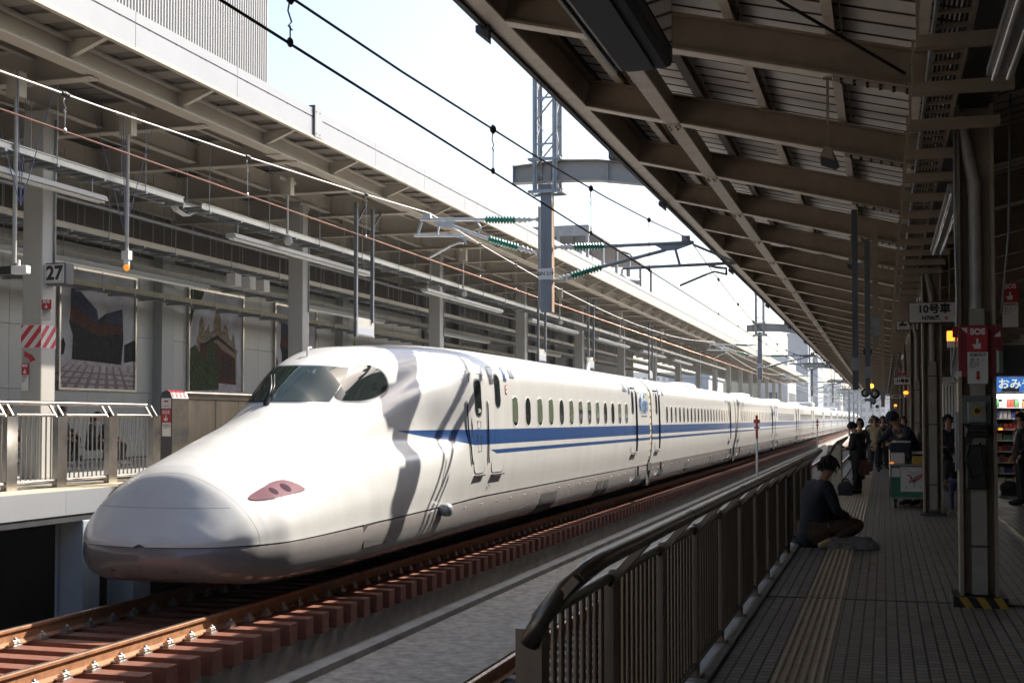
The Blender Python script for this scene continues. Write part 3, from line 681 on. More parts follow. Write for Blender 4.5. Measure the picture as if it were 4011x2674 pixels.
# ============================================================ RIGHT STATION CANOPY
cano=empty('station_canopy',(0.77,0,0),'brown steel butterfly canopy with pale ribbed deck over the right platform','canopy')
def CB(b,name,m,**k):
    for i,v in enumerate(b.v): b.v[i]=(v[0]-.77,v[1],v[2])
    return b.build(name,m,cano,**k)
def rz(x): return 5.47-.245*(x+3.5)      # underside of the rafters
BAY=10.6/3
for k in range(-15,44):
    y=11.9+BAY*k; b=MB(); h=.35
    b.ib((-3.52,y,rz(-3.52)),(.55,y,rz(.55)),h,.19,.022,.014,0)
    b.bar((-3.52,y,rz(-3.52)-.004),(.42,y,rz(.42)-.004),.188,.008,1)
    if k in(0,1,2,3,4):   # bolted splice at the column end
        for s in(-1,1):
            for i in range(7):
                xx=-.35+i*.115
                for dy in(-.06,.06): b.tube((xx,y+dy,rz(xx)-.035),(xx,y+dy,rz(xx)-.008),.016,6,2)
        for i in range(3):
            for j in range(2): b.tube((.12+j*.14,y-.02,rz(.1)+.1+.11*i),(.12+j*.14,y-.007,rz(.1)+.1+.11*i),.02,6,2)
        b.bar((-.42,y,rz(-.42)-.012),(.45,y,rz(.45)-.012),.20,.008,0)
    CB(b,'rafter',[M['beam'],M['beam_l'],M['beam']])
    if k%3==0:
        b=MB(); b.add([(-3.83,y-.05,5.47),(-3.70,y-.05,5.47),(-3.70,y-.05,5.33),(-3.83,y-.05,5.40),(-3.83,y+.05,5.47),(-3.70,y+.05,5.47),(-3.70,y+.05,5.29),(-3.83,y+.05,5.40)],[(0,1,2,3),(4,5,6,7),(0,3,7,4),(1,2,6,5),(2,3,7,6)]); CB(b,'eave_bracket',M['ledge'])
for x in(-3.1,-2.12,-1.35,-.44,.35):
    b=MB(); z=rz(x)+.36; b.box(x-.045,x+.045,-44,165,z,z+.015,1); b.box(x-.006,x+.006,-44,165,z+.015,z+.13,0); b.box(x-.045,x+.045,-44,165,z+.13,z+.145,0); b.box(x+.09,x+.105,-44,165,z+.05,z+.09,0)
    CB(b,'purlin',[M['beam'],M['beam_l']])
# deck with ribs running across the platform
b=MB(); y=-44.; vs=[]; P=.385; prof=[(0,0),(.32,0),(.325,.028),(.38,.028)]
ys=[]
while y<165:
    for dy,dz in prof: ys.append((y+dy,dz,0))
    y+=P
xs=(-3.48,.77)
vs=[(x,yy,rz(x)+.52+dz) for yy,dz,_ in ys for x in xs]
n=len(ys)
for i in range(n-1):
    b.add(vs[2*i:2*i+4],[(0,1,3,2)],0 if i%4==0 else 1)
CB(b,'roof_deck',[M['rsheet'],M['groove']])
b=MB(); b.add([(-3.49,-44,rz(-3.49)+.60),(-3.76,-44,5.94),(-3.76,165,5.94),(-3.49,165,rz(-3.49)+.60)],[(0,1,2,3)],0); b.add([(-3.49,-44,rz(-3.49)+.50),(-3.76,-44,5.88),(-3.76,165,5.88),(-3.49,165,rz(-3.49)+.50)],[(0,1,2,3)],0); b.add([(x,yy,rz(x)+.60) for yy in(-44,165) for x in xs],[(0,1,3,2)],0); b.add([(x,yy,rz(x)+.63) for yy in(-44,165) for x in xs],[(0,1,3,2)],0); CB(b,'roof_sheet',M['ledge'])
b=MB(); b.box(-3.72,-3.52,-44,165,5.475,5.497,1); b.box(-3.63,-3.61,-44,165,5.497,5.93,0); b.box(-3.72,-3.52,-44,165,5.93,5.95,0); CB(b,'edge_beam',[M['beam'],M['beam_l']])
b=MB(); b.box(-3.775,-3.74,-44,165,5.44,5.93); b.box(-3.74,-3.72,-44,165,5.44,5.46); CB(b,'gutter',M['ledge'])
b=MB()
for k in range(-15,43):
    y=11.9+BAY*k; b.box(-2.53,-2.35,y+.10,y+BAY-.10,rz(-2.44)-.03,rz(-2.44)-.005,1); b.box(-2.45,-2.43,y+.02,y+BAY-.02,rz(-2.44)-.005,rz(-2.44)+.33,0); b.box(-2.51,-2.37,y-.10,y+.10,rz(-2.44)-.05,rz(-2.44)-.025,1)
    for dy in(-.07,.07):
        for dx in(-.04,.04): b.tube((-2.44+dx,y+dy,rz(-2.44)-.075),(-2.44+dx,y+dy,rz(-2.44)-.05),.014,6,0)
CB(b,'longitudinal_beam',[M['beam'],M['beam_l']])
# valley girder and right wing
b=MB(); b.box(.62,.95,-44,165,4.32,4.36,0); b.box(.64,.93,-44,165,4.36,4.95,0); CB(b,'valley_girder',M['darkgrey'])
for k in range(-15,44):
    b=MB(); y=11.9+BAY*k; b.ib((1.0,y,4.42),(5.2,y,5.45),.42,.18,.02,.014)
    b.add([(5.2,y-.1,5.45),(5.2,y+.1,5.45),(9,y+.1,5.2),(9,y-.1,5.2),(5.2,y-.1,5.9),(5.2,y+.1,5.9),(9,y+.1,5.7),(9,y-.1,5.7)],[(0,1,2,3),(4,5,6,7),(0,3,7,4),(1,2,6,5)])
    CB(b,'wing_rafter',M['beam'])
b=MB(); y=-44.
while y<165: b.add([(.9,y,4.98),(5.3,y,6.06),(5.3,y+.3,6.06),(.9,y+.3,4.98)],[(0,1,2,3)],0); b.add([(.9,y+.3,4.98),(5.3,y+.3,6.06),(5.3,y+.385,6.06),(.9,y+.385,4.98)],[(0,1,2,3)],1); y+=.385
b.box(5.3,9.2,-44,165,5.85,6.05,0); b.add([(.9,-44,5.05),(5.3,-44,6.12),(5.3,165,6.12),(.9,165,5.05)],[(0,1,2,3)],1)
CB(b,'wing_deck',[M['beam'],M['groove']])
# cable ladder along the valley
b=MB(); y=-10.
b.box(.325,.345,-10,150,4.12,4.22,1); b.box(.55,.57,-10,150,4.12,4.22,0)
while y<60:
    b.box(.345,.55,y,y+.03,4.12,4.145,0); y+=.30
for i in range(6): b.box(.37+i*.03,.385+i*.03,-10,150,4.145,4.165,2)
lad=b.build('cable_ladder',[M['beam'],M['galv'],M['rubber']]); tag(lad,'long cable ladder hanging beside the columns under the right canopy','cable tray')
for i in range(36):
    y=6.2+1.22*i; b=MB(); b.box(.22,.93,y-.05,y+.05,4.0,4.08); b.box(.22,.24,y-.05,y+.05,4.08,4.4); b.build('hanger_bracket',M['beam'],lad)
# columns with rain pipe
def column(y):
    t=empty('canopy_column',(.77,y,0),'',cat='column',group='steel columns of the right canopy')
    b=MB(); b.box(-.155,-.125,-.15,.15,.03,4.32); b.box(.125,.155,-.15,.15,.03,4.32); b.box(-.125,.125,-.008,.008,.03,4.32); b.box(-.125,.125,.142,.15,.03,4.32)
    b.build('steel_section',M['beam'],t)
    b=MB(); b.box(-.21,.21,-.21,.21,0,.03); b.box(-.18,.18,-.2,.2,.03,.05)
    b.build('base_plate',M['darkgrey'],t)
    b=MB(); b.box(-.06,.065,-.15,-.03,.10,2.55,0); b.tube((.0,-.09,2.5),(.0,-.09,3.62),.052,12,1); b.tube((.0,-.09,2.48),(.0,-.09,2.58),.06,12,1); b.tube((0,-.09,3.56),(0,-.09,3.66),.06,12,1)
    b.tube((0,-.09,3.62),(-.12,-.09,4.25),.052,12,1)
    for z in(.5,1.5,2.3): b.box(-.07,.075,-.155,-.148,z,z+.02,2)
    b.build('rain_pipe',[mat('pale_pipe_cover',(.34,.30,.25),.6,var=.2,vs=4),mat('grey_rain_pipe',(.40,.37,.34),.4,var=.2,vs=6),M['darkgrey']],t)
    return t
C0=column(11.80); C0['label']='nearest steel canopy column, carrying the red SOS signs and an emergency button box'
b=MB(); b.box(-.22,.22,-.26,.22,.0,.09,0)
for i in range(3): b.add([(-.12+.14*i,-.262,.0),(-.05+.14*i,-.262,.0),(-.11+.14*i,-.262,.09),(-.18+.14*i,-.262,.09)],[(0,1,2,3)],1)
b.build('striped_base',[M['black'],M['yellow']],C0)
b=MB(); b.box(-.185,-.160,-.16,-.10,1.15,1.66); b.build('edge_guard',M['galv'],C0)
b=MB(); b.path([(-.16,-.17,4.3),(-.17,-.17,3.3),(-.16,-.17,2.6),(-.17,-.17,2.3),(-.2,-.17,2.05)],.010,6); b.path([(.3,-.1,4.4),(.27,-.1,3.2),(.2,-.16,2.5)],.010,6); b.build('cable',M['galv'],C0)
clab=['second steel canopy column, behind the vendor cart','third steel canopy column, behind the sign with the number 10','fourth steel canopy column, behind the second column from the front']
for i in range(1,14):
    y=11.80+10.65*i; o=column(y)
    o['label']=clab[i-1] if i<4 else '%s steel canopy column of the receding row on the right platform'%ORD[i]
o=column(1.15); o['label']='steel canopy column standing beside the camera, outside the photo'
# signs on the first column ------------------------------------------------
def hand(b,x,y,z,s,m):
    b.box(x-.35*s,x+.3*s,y-.002,y,z-.5*s,z-.05*s,m); b.box(x-.12*s,x+.08*s,y-.002,y,z-.06*s,z+.5*s,m); b.add([(x-.55*s,y-.002,z-.05*s),(x-.35*s,y-.002,z-.3*s),(x-.3*s,y-.002,z-.05*s)],[(0,1,2)],m)
    for a,c in((.1,.22),(.24,.34)): b.box(x+a*s,x+(c)*s,y-.002,y,z-.06*s,z+.04*s,m)
def sos(x,y,z,w_,h1,h2,label,arrow='down',zb=None):
    t=empty('emergency_sign',(x,y,z),label,'emergency sign','red and white SOS signs')
    b=MB(); b.box(-w_/2,w_/2,0,.012,-h2,0,0); b.box(-w_/2,w_/2,-.003,-.0005,-.0,h1,1); b.box(-w_/2,w_/2,0,.012,0,h1,1); b.build('sign_board',[M['offwhite'],M['red']],t)
    b=MB(); hand(b,0,-.004,h1*.33,h1*.40,0); b.build('hand_symbol',M['offwhite'],t)
    tmesh('SOS',w_*.42,(0,-.005,h1*.80),FX,FZ,M['offwhite'],t,'lettering',bold=.004)
    tmesh('非常停止',w_*.21,(0,-.003,-h2*.10),FX,FZ,M['ink'],t,'lettering'); tmesh('ボ タ ン',w_*.21,(0,-.003,-h2*.25),FX,FZ,M['ink'],t,'lettering')
    tmesh('Emergency\ntrain stop\nbutton',w_*.12,(-w_*.42,-.003,-h2*.34-w_*.10),FX,FZ,M['inkgrey'],t,'lettering',align='LEFT')
    if arrow=='down':
        b=MB(); b.box(-.07*w_,.07*w_,-.004,-.001,-h2*.80,-h2*.60); b.add([(-.14*w_,-.004,-h2*.80),(.14*w_,-.004,-h2*.80),(0,-.004,-h2*.90)],[(0,1,2)]); b.build('arrow',M['red'],t)
    return t
sos(.77,11.56,2.17,.165,.215,.27,'red and white SOS sign with pointing hand and down arrow on the nearest column')
b=MB(); b.box(-.15,.15,0,.008,-.22,.22,0); b.box(-.20,-.155,.0,.006,.12,.215,0); b.box(.155,.2,-.0,.006,-.0,.215,0)
o=b.build('warning_board',[mat('dark_red',(.22,.012,.02),.5,var=.1)],None,(.77,11.60,2.18)); tag(o,'dark red backing board behind the SOS sign on the nearest column','sign')
MB().add([(-.13,-.004,.2),(-.04,-.004,.2),(-.06,-.004,.13)],[(0,1,2)]).add([(.13,-.004,.12),(.19,-.004,.12),(.185,-.004,.17)],[(0,1,2)]).add([(-.2,-.003,-.22),(-.13,-.003,-.22),(-.13,-.003,-.17),(-.17,-.003,-.17)],[(0,1,2,3)]).build('white_mark',M['offwhite'],o)
# emergency button box + dark phone below
t=empty('emergency_button_box',(.76,11.62,1.68),'grey-green emergency button box with yellow three-lobed symbol on the nearest column','button box')
b=MB(); b.box(-.115,.115,0,.06,-.12,.12); b.build('back_plate',mat('dull_grey_plate',(.13,.14,.13),.5,var=.2),t)
b=MB(); b.box(-.075,.075,-.05,0,-.11,.07); b.build('housing',M['greyplastic'],t,bevel=.01)
b=MB()
for a in(90,210,330): 
    c,s_=math.cos(R(a)),math.sin(R(a)); b.add([(.052*c-.018*s_,-.054,-.01+.052*s_+.018*c),(.052*c+.018*s_,-.054,-.01+.052*s_-.018*c),(.0+.03*s_,-.054,-.01-.03*c),(-.03*s_,-.054,-.01+.03*c)],[(0,1,2,3)])
b.tube((0,-.052,-.01),(0,-.056,-.01),.038,16); b.build('yellow_symbol',M['yellow'],t)
b=MB(); b.tube((0,-.054,-.01),(0,-.066,-.01),.022,14); b.build('button',M['black'],t)
t=empty('telephone_unit',(.76,11.60,1.50),'black handset unit with dangling cord under the button box on the nearest column','telephone')
b=MB(); b.box(-.10,.10,-.05,.05,-.06,.05); b.box(-.09,.09,-.09,-.05,-.02,.03); b.build('housing',M['black'],t,bevel=.012)
b=MB(); b.path([(-.04,-.04,-.05),(-.10,-.06,-.25),(-.05,-.07,-.4),(.04,-.05,-.36),(.02,-.04,-.1)],.009,6); b.build('cord',M['rubber'],t)
b=MB(); b.box(-.09,.07,-.03,.06,-.50,-.12); b.build('lower_box',M['black'],t,bevel=.01)
# orange lamp left of column
t=empty('warning_lamp',(.57,11.75,2.28),'lit orange warning lamp on a bracket left of the nearest column','warning lamp','orange warning lamps')
b=MB(); b.box(-.038,.038,-.035,.035,0,.085); b.build('lens',M['orange'],t,bevel=.006); b=MB(); b.box(-.036,.036,-.033,.033,-.06,-.002); b.build('lamp_base',M['offwhite'],t); b=MB(); b.box(-.01,.05,.0,.03,-.30,-.06); b.path([(0,0,-.06),(.0,.01,-.3),(.05,.02,-.36)],.01,6); b.build('bracket',M['galv'],t)
# car number signs
def carsign(x,y,z,w_,h,s1,s2,label,red=True,group='car number signs hanging over the platform'):
    t=empty('car_number_sign',(x,y,z),label,'sign',group)
    b=MB(); b.box(-w_/2,w_/2,0,.06,-h/2,h/2,0); b.build('sign_case',M['black'],t); b=MB(); b.box(-w_/2+.012,w_/2-.012,-.004,0,-h/2+.012,h/2-.012,0); b.build('sign_face',M['offwhite'],t)
    tmesh(s1,h*.50,(0,-.006,h*.15 if s2 else 0),FX,FZ,M['ink'],t,'lettering',bold=.006)
    if s2: tmesh(s2,h*.25,(-w_*.06,-.006,-h*.27),FX,FZ,M['ink'],t,'lettering',bold=.004)
    if red:
        b=MB(); b.lathe((w_*.24 if s2 else -w_*.38,-.008,-h*.27 if s2 else 0),(w_*.24 if s2 else -w_*.38,-.005,-h*.27 if s2 else 0),[(0,h*.085),(.003,h*.085)],14); b.build('red_mark',M['red'],t)
        tmesh('禁',h*.11,(w_*.24 if s2 else -w_*.38,-.009,-h*.27 if s2 else 0),FX,FZ,M['offwhite'],t,'lettering')
    b=MB(); b.box(-w_*.3-.01,-w_*.3+.01,.02,.04,h/2,h/2+.9); b.box(w_*.3-.01,w_*.3+.01,.02,.04,h/2,h/2+.9); b.build('hanger',M['beam'],t)
    return t
carsign(.80,22.0,3.345,.80,.345,'10号車','N700系','white hanging sign reading 10 with car characters above N700, in front of the second column')
carsign(.44,33.0,2.535,.43,.20,'11号車','','small white hanging sign reading 11 with car characters, beyond the third column')
carsign(.46,54.0,2.50,.44,.18,'12号車','','smallest and farthest hanging car sign, reading 12, above the waiting people')
t=empty('platform_number_sign',(.57,33.0,4.03),'square white box sign with the number 26 half hidden behind the car 10 sign','sign','platform number signs')
b=MB(); b.box(-.28,.28,0,.16,-.25,.25); b.build('sign_case',M['black'],t,bevel=.02); b=MB(); b.box(-.255,.255,-.004,0,-.225,.225); b.build('sign_face',M['offwhite'],t)
tmesh('26',.42,(0,-.007,0),FX,FZ,M['ink'],t,'lettering',bold=.008)
b=MB(); 
for a,c,d,e in((-.2,.2,.185,.193),(-.2,.2,-.193,-.185)): b.box(a,c,-.006,-.004,d,e)
for a,c in((-.2,-.192),(.192,.2)): b.box(a,c,-.006,-.004,-.185,.185)
b.build('border_line',M['ink'],t); b=MB(); b.box(-.02,.02,.05,.09,.25,.9); b.build('hanger',M['beam'],t)
sos(1.97,22.0,3.48,.24,.32,.40,'smaller faded SOS sign high on the right, beyond the nearest column',None)
sos(.56,43.0,3.0,.2,.14,.05,'tiny distant red SOS sign above the car 11 sign',None)
t=empty('direction_sign',(1.26,26.0,2.33),'white hanging sign for the elevator, partly hidden behind the nearest column','sign')
b=MB(); b.box(-.17,.17,0,.05,-.075,.075); b.build('sign_face',M['offwhite'],t); tmesh('エレベーター',.055,(0,-.004,.03),FX,FZ,M['ink'],t); tmesh('Elevator',.04,(0,-.004,-.035),FX,FZ,M['inkgrey'],t); b=MB(); b.box(-.1,-.09,.02,.03,.075,1.9); b.box(.09,.1,.02,.03,.075,1.9); b.build('hanger',M['darkgrey'],t)
# fluorescent fittings (right)
def fl(x,y0,y1,z,label,two=True):
    t=empty('fluorescent_light',(x,y0,z),label,'light fitting','fluorescent light fittings')
    b=MB(); b.box(-.085,.085,0,y1-y0,.03,.08); b.add([(-.085,0,.03),(.085,0,.03),(.12,0,-.02),(-.12,0,-.02)],[(0,1,2,3)]); b.build('fitting_body',mat('dim_fitting',(.34,.33,.32),.35,.5),t)
    for s in((-.045,.045) if two else (0,)):
        b=MB(); b.tube((s,.03,.005),(s,y1-y0-.03,.005),.016,8); b.build('tube',mat('glass_tube',(.72,.70,.70),.2,coat=1),t)
    for yy in(.6,y1-y0-.6):
        b=MB(); b.box(-.008,.008,yy,yy+.016,.08,.9); b.build('hanger',M['beam'],t)
fl(.745,5.0,8.8,3.8,'twin-tube light fitting hanging at the top right corner, nearest to the camera')
fl(.70,13.0,18.0,3.8,'twin-tube light fitting hanging behind the nearest column')
for i in range(3): fl(.70,24+10.6*i,28.5+10.6*i,3.8,'%s twin-tube light fitting along the row of columns on the right'%ORD[i+2])
# overhead monitor slab
t=empty('display_monitor',(-1.07,4.2,3.25),'dark hanging monitor slab with bright left edge at the top of the picture','monitor')
b=MB(); b.box(-.14,.13,0,1.75,-.0,.62); b.build('monitor_case',M['darkgrey'],t,bevel=.03)
b=MB(); b.box(-.155,-.141,.0,1.76,.0,.6); b.build('lit_edge_strip',M['white'],t); b=MB(); b.box(.131,.136,.08,1.66,.08,.55); b.build('screen',M['glass'],t)  # white strip paints the light on the left edge of the case
b=MB(); b.box(-.08,.05,.06,1.7,-.012,-.001); b.build('bottom_panel',mat('blue_grey_plastic',(.05,.055,.075),.4),t)
b=MB(); b.box(-.02,.02,.4,.45,.62,2.0); b.box(-.02,.02,1.3,1.35,.62,1.9); b.build('hanger',M['darkgrey'],t)
# pendant speakers
def speaker(x,y,ztop,z,label):
    t=empty('pendant_speaker',(x,y,z),label,'loudspeaker','pendant loudspeakers under the right canopy')
    b=MB(); b.box(-.012,.012,-.012,.012,.12,ztop-z); b.box(-.04,.04,-.03,.03,ztop-z-.015,ztop-z); b.build('rod',M['beam'],t)
    b=MB(); b.add([(-.075,-.06,.02),(.06,-.09,-.03),(.085,.06,-.0),(-.04,.09,.04),(-.03,-.03,.13),(.03,-.04,.11),(.03,.03,.12),(-.02,.03,.14),(-.06,-.09,-.055),(.075,-.12,-.11),(.10,.04,-.06),(-.03,.06,-.02)],[(0,1,5,4),(1,2,6,5),(2,3,7,6),(3,0,4,7),(4,5,6,7),(0,1,9,8),(1,2,10,9),(2,3,11,10),(3,0,8,11),(8,9,10,11)]); b.build('speaker_body',M['beam'],t)
    b=MB(); b.add([(-.058,-.092,-.06),(.073,-.122,-.115),(.074,-.121,-.03),(-.06,-.092,.025)],[(0,1,2,3)]); b.build('speaker_grille',M['black'],t)
speaker(-.47,11.9,4.71,3.95,'grey pendant loudspeaker on a long rod, nearest one under the right canopy')
speaker(-.52,22.5,4.72,4.22,'grey pendant loudspeaker beside the dark post, second under the right canopy')
# dark hanging posts with plates
def hpost(x,y,zb,label,two=False,dark=True):
    t=empty('hanging_post',(x,y,zb),label,'post','dark posts hanging from the right canopy')
    b=MB(); b.box(-.045,.045,-.045,.045,0,4.85-zb+.0); b.build('post',M['galv_d'] if dark else M['beam'],t)
    b=MB(); b.box(-.07,.07,-.055,-.045,.3,.5); b.box(.06,.14,-.03,-.02,1.9,1.95) if dark else b.box(-.06,.06,-.05,-.045,.2,.3); b.build('plate',M['galv'],t)
    return t
hpost(-.42,20.5,2.05,'thick dark post hanging from the canopy, nearer of the two dark posts')
hpost(-.27,23.4,2.02,'dark hanging post that carries the round signal lamps')
hpost(-.12,21.5,2.75,'beige hanging post between the two dark posts',dark=False)
hpost(-.03,34,1.9,'thin beige post hanging beyond the round signal lamps',dark=False)
t=empty('signal_lamp_cluster',(-.26,25.6,2.1),'round black signal lamps with a glowing amber lamp on top, hanging over the platform','signal')
def disc(x,z,r,y=0):
    b=MB(); b.lathe((x,y,z),(x,y+.12,z),[(0,r),(.02,r),(.12,r*.8)],18); b.build('lamp_housing',M['black'],t); b=MB(); b.lathe((x,y-.012,z),(x,y-.002,z),[(0,r*.5),(.01,r*.55)],16); b.build('lamp_lens',mat('grey_lens',(.45,.45,.42),.2),t)
disc(-.085,-.0,.085); disc(.095,-.02,.09,-.05); disc(.06,-.17,.05); disc(.13,-.26,.035)
b=MB(); b.box(-.1,.12,-.03,.05,-.16,-.1); b.box(.0,.03,0,.03,-.3,.4); b.build('bracket',M['galv'],t)
b=MB(); b.ball((.03,-.02,.135),.04); b.build('amber_lamp',mat('amber_glow',(1,.5,.05),.3,emit=(1,.42,.03,3)),t)
b=MB(); b.tube((-.13,0,.80),(-.13,.15,.80),.085,16); b.box(-.14,-.1,0,.05,.88,1.6); o=b.build('round_mirror_housing',M['black'],None,(-.17,25.6,2.1)); tag(o,'round black housing hanging above the signal lamps','mirror')
for (x,y,z,l) in((.52,33.2,2.25,'small glowing orange lamp under the car 11 sign'),(.44,54.3,2.15,'tiny distant orange lamp under the car 12 sign')):
    t=empty('warning_lamp',(x,y,z),l,'warning lamp','orange warning lamps'); b=MB(); b.ball((0,0,0),.06,1,1,.8); b.build('lens',M['orange'],t); b=MB(); b.tube((0,0,-.12),(0,0,-.04),.05,10); b.build('lamp_base',M['offwhite'],t); b=MB(); b.box(.05,.08,0,.02,-.3,2.0); b.build('bracket',M['beam'],t)
b=MB(); b.path([(-1.9,8.0,5.28),(-.9,10.2,5.0),(.2,11.6,4.62)],.014,6); tag(b.build('hanging_cable',M['rubber']),'thin dark cable slung diagonally under the canopy near the top right','cable')
# ============================================================ RIGHT FENCES
BD=mat('shaded_steel_bar',(.22,.175,.14),.38,.85,var=.25,vs=5,streak=True)  # stainless bars coloured darker and browner to paint the canopy shade
SD=mat('shaded_steel_rail',(.20,.175,.15),.33,.9,var=.25,vs=7)  # rail steel darkened too, shade put into the colour
def fence(y0,y1,label,flip=1,zb=0,xr=-1.13,xt=-.97,first_end=True):
    t=empty('platform_fence',(xr,y0,zb),label,'fence','stainless platform fences')
    L=y1-y0; n=max(1,round(L/1.25)); p=L/n
    for i in range(n+1):
        y=i*p; b=MB(); hw=.045 if i==0 else .026; b.box(-hw,hw,y-.05,y+.05,0,.93-.02); 
        for dy in(-.04,.04): b.bar((0,y+dy,.90),((xt-xr)*flip,y+dy,1.08),.02,.03)
        b.box(-.05,.05,y-.07,y+.07,.03,.04)
        b.build('post',BD,t)
    b=MB()
    for i in range(n):
        b.tube((0,i*p+.065,.93),(0,(i+1)*p-.065,.93),.024,12)
    b.build('middle_rail',SD,t)
    b=MB(); b.tube((0,.06,.10),(0,L-.06,.10),.02,8); b.build('bottom_rail',SD,t)
    x2=(xt-xr)*flip
    b=MB(); b.path([(0,-.06,.86),(x2*.3,-.06,.95),(x2*.7,-.02,1.04),(x2,.12,1.09),(x2,.35,1.10),(x2,L,1.10)],.032,14); b.build('top_rail',SD,t)
    for i in range(1,int(L/2.5)+1):
        b=MB(); b.tube((x2,i*2.48-.004,1.10),(x2,i*2.48+.004,1.10),.0335,14); b.build('rail_joint',M['black'],t)
    for i in range(n):
        m=9
        for j in range(1,m+1):
            y=i*p+.06+(p-.12)*j/(m+1); 
            if (i*m+j)<96:
                b=MB(); b.tube((0,y,.10),(0,y,.925),.0115,8,cap=False); b.build('bar',BD,t)
    return t
fence(4.12,15.37,'long stainless railing in the right foreground, running along the platform edge')
fence(15.47,20.7,'farther run of stainless railing behind the seated man')
for y,l in ((27.9,'stainless railing with a solid end panel beside the woman looking at her phone'),(47,'short distant stainless railing behind the standing passengers')):
    t=fence(y,y+8,l); b=MB(); b.box(-.02,.24,-.03,.0,0.0,1.05); b.box(-.03,-.02,-.03,.5,.0,1.0); b.build('end_panel',M['stainless_d'],t)
# floor clutter near the fence base: bottom plates
# ============================================================ LEFT PLATFORM FENCE + DOOR BOX
t=empty('platform_fence',(-12.1,14.4,.566),'sunlit stainless railing on the left platform edge','fence','stainless platform fences')
ys=[0,1.25,2.42,3.76,5.05]
for i,y in enumerate(ys):
    b=MB(); b.box(-.05,.05,y-.12,y+.05,0,1.07,0); b.box(-.045,.045,y+.055,y+.12,0,1.09,0); b.build('post',M['stainless'],t)
    for dy in(-.09,.09):
        b=MB(); b.bar((0,y+dy,1.05),(-.14,y+dy-.0,1.26),.03,.03); b.build('rail_strut',M['stainless'],t)
    if i<len(ys)-1:
        b=MB(); b.tube((0,y+.13,1.09),(0,ys[i+1]-.13,1.09),.028,10); b.build('middle_rail',M['stainless'],t)
        b=MB(); b.tube((0,y+.13,.10),(0,ys[i+1]-.13,.10),.028,10); b.build('bottom_rail',M['stainless'],t)
        k=1; yy=y+.13+.115
        while yy<ys[i+1]-.16:
            b=MB(); b.tube((0,yy,.1),(0,yy,1.07),.013,8,cap=False); b.build('bar',M['stainless'],t); yy+=.117
b=MB(); b.tube((-.14,-3,1.27),(-.14,5.0,1.27),.034,12); b.build('top_rail',M['stainless'],t)
def doorcase(y,label,L=.55):
    t=empty('gate_housing',(-12.0,y,.566),label,'platform gate','stainless platform gates')
    prof=[(-.0,0),(.0,1.42),(.03,1.50),(.12,1.54),(.20,1.50),(.24,1.40),(.24,0)]
    b=MB(); n=len(prof); vs=[(-.27+x,yy,z) for yy in(0,L) for x,z in prof]; b.add(vs,[(i,i+1,n+i+1,n+i) for i in range(n-1)],0,False); b.add(vs,[tuple(range(n,2*n))],0); b.build('housing',M['stainless'],t)
    b=MB(); b.add([(-.27+x,-.004,z) for x,z in prof],[tuple(range(n))]); b.build('end_face',M['darkgrey'],t)
    b=MB()
    for i in range(4):
        y0=.02+i*.13; b.add([(-.27+.005,y0,1.445),(-.27+.03,y0,1.505),(-.27+.03,y0+.065,1.505),(-.27+.005,y0+.065,1.445)],[(0,1,2,3)],i%2)
        b.add([(-.24,y0,1.506),(-.15,y0,1.546),(-.15,y0+.07,1.546),(-.24,y0+.07,1.506)],[(0,1,2,3)],0); b.add([(-.15,y0,1.546),(-.07,y0,1.506),(-.03,y0,1.42),(-.03,y0+.07,1.42),(-.07,y0+.07,1.506),(-.15,y0+.07,1.546)],[(0,1,4,5),(1,2,3,4)],0)
    b.build('red_stripes',[M['red'],M['white']],t)
    b=MB(); b.box(-.24,-.05,-.012,-.005,1.22,1.40,0); b.box(-.24,-.05,-.012,-.005,.98,1.21,1); b.box(-.22,-.05,-.012,-.005,.73,.97,0); b.build('sticker',[M['offwhite'],M['red']],t)
    tmesh('SOS',.085,(-.145,-.014,1.15),FX,FZ,M['offwhite'],t,bold=.002); b=MB(); hand(b,-.145,-.014,1.05,.10,0); b.build('hand_symbol',M['offwhite'],t)
    b=MB(); b.box(-.17,-.10,-.016,-.012,1.33,1.36); b.add([(-.19,-.016,1.345),(-.165,-.016,1.32),(-.165,-.016,1.37)],[(0,1,2)]); b.build('arrow',M['red'],t)
    tmesh('非常停止\nボタン',.04,(-.135,-.014,.90),FX,FZ,M['ink'],t); tmesh('はなれて',.035,(-.145,-.014,1.26),FX,FZ,M['ink'],t)
    b=MB(); b.box(-.02,-.005,.0,L,.55,.56); b.box(-.02,-.005,.0,L,1.1,1.11); 
    return t
doorcase(19.9,'stainless gate housing with red stripes and SOS sticker behind the windscreen')
t=empty('platform_gate',(-12.2,20.45,.566),'low brushed steel gate panel behind the train windscreen','platform gate','stainless platform gates')
b=MB(); b.box(-.04,.04,0,9,.05,1.40); b.build('panel',M['stainless_d'],t); b=MB(); b.box(-.06,.06,0,9,1.40,1.48); b.tube((.07,0,1.5),(.07,9,1.5),.03,8); b.build('top_rail',M['stainless'],t)
for i in range(1,6):
    b=MB(); b.box(.041,.047,i*1.2,i*1.2+.012,.05,1.4); b.build('panel_joint',M['darkgrey'],t)
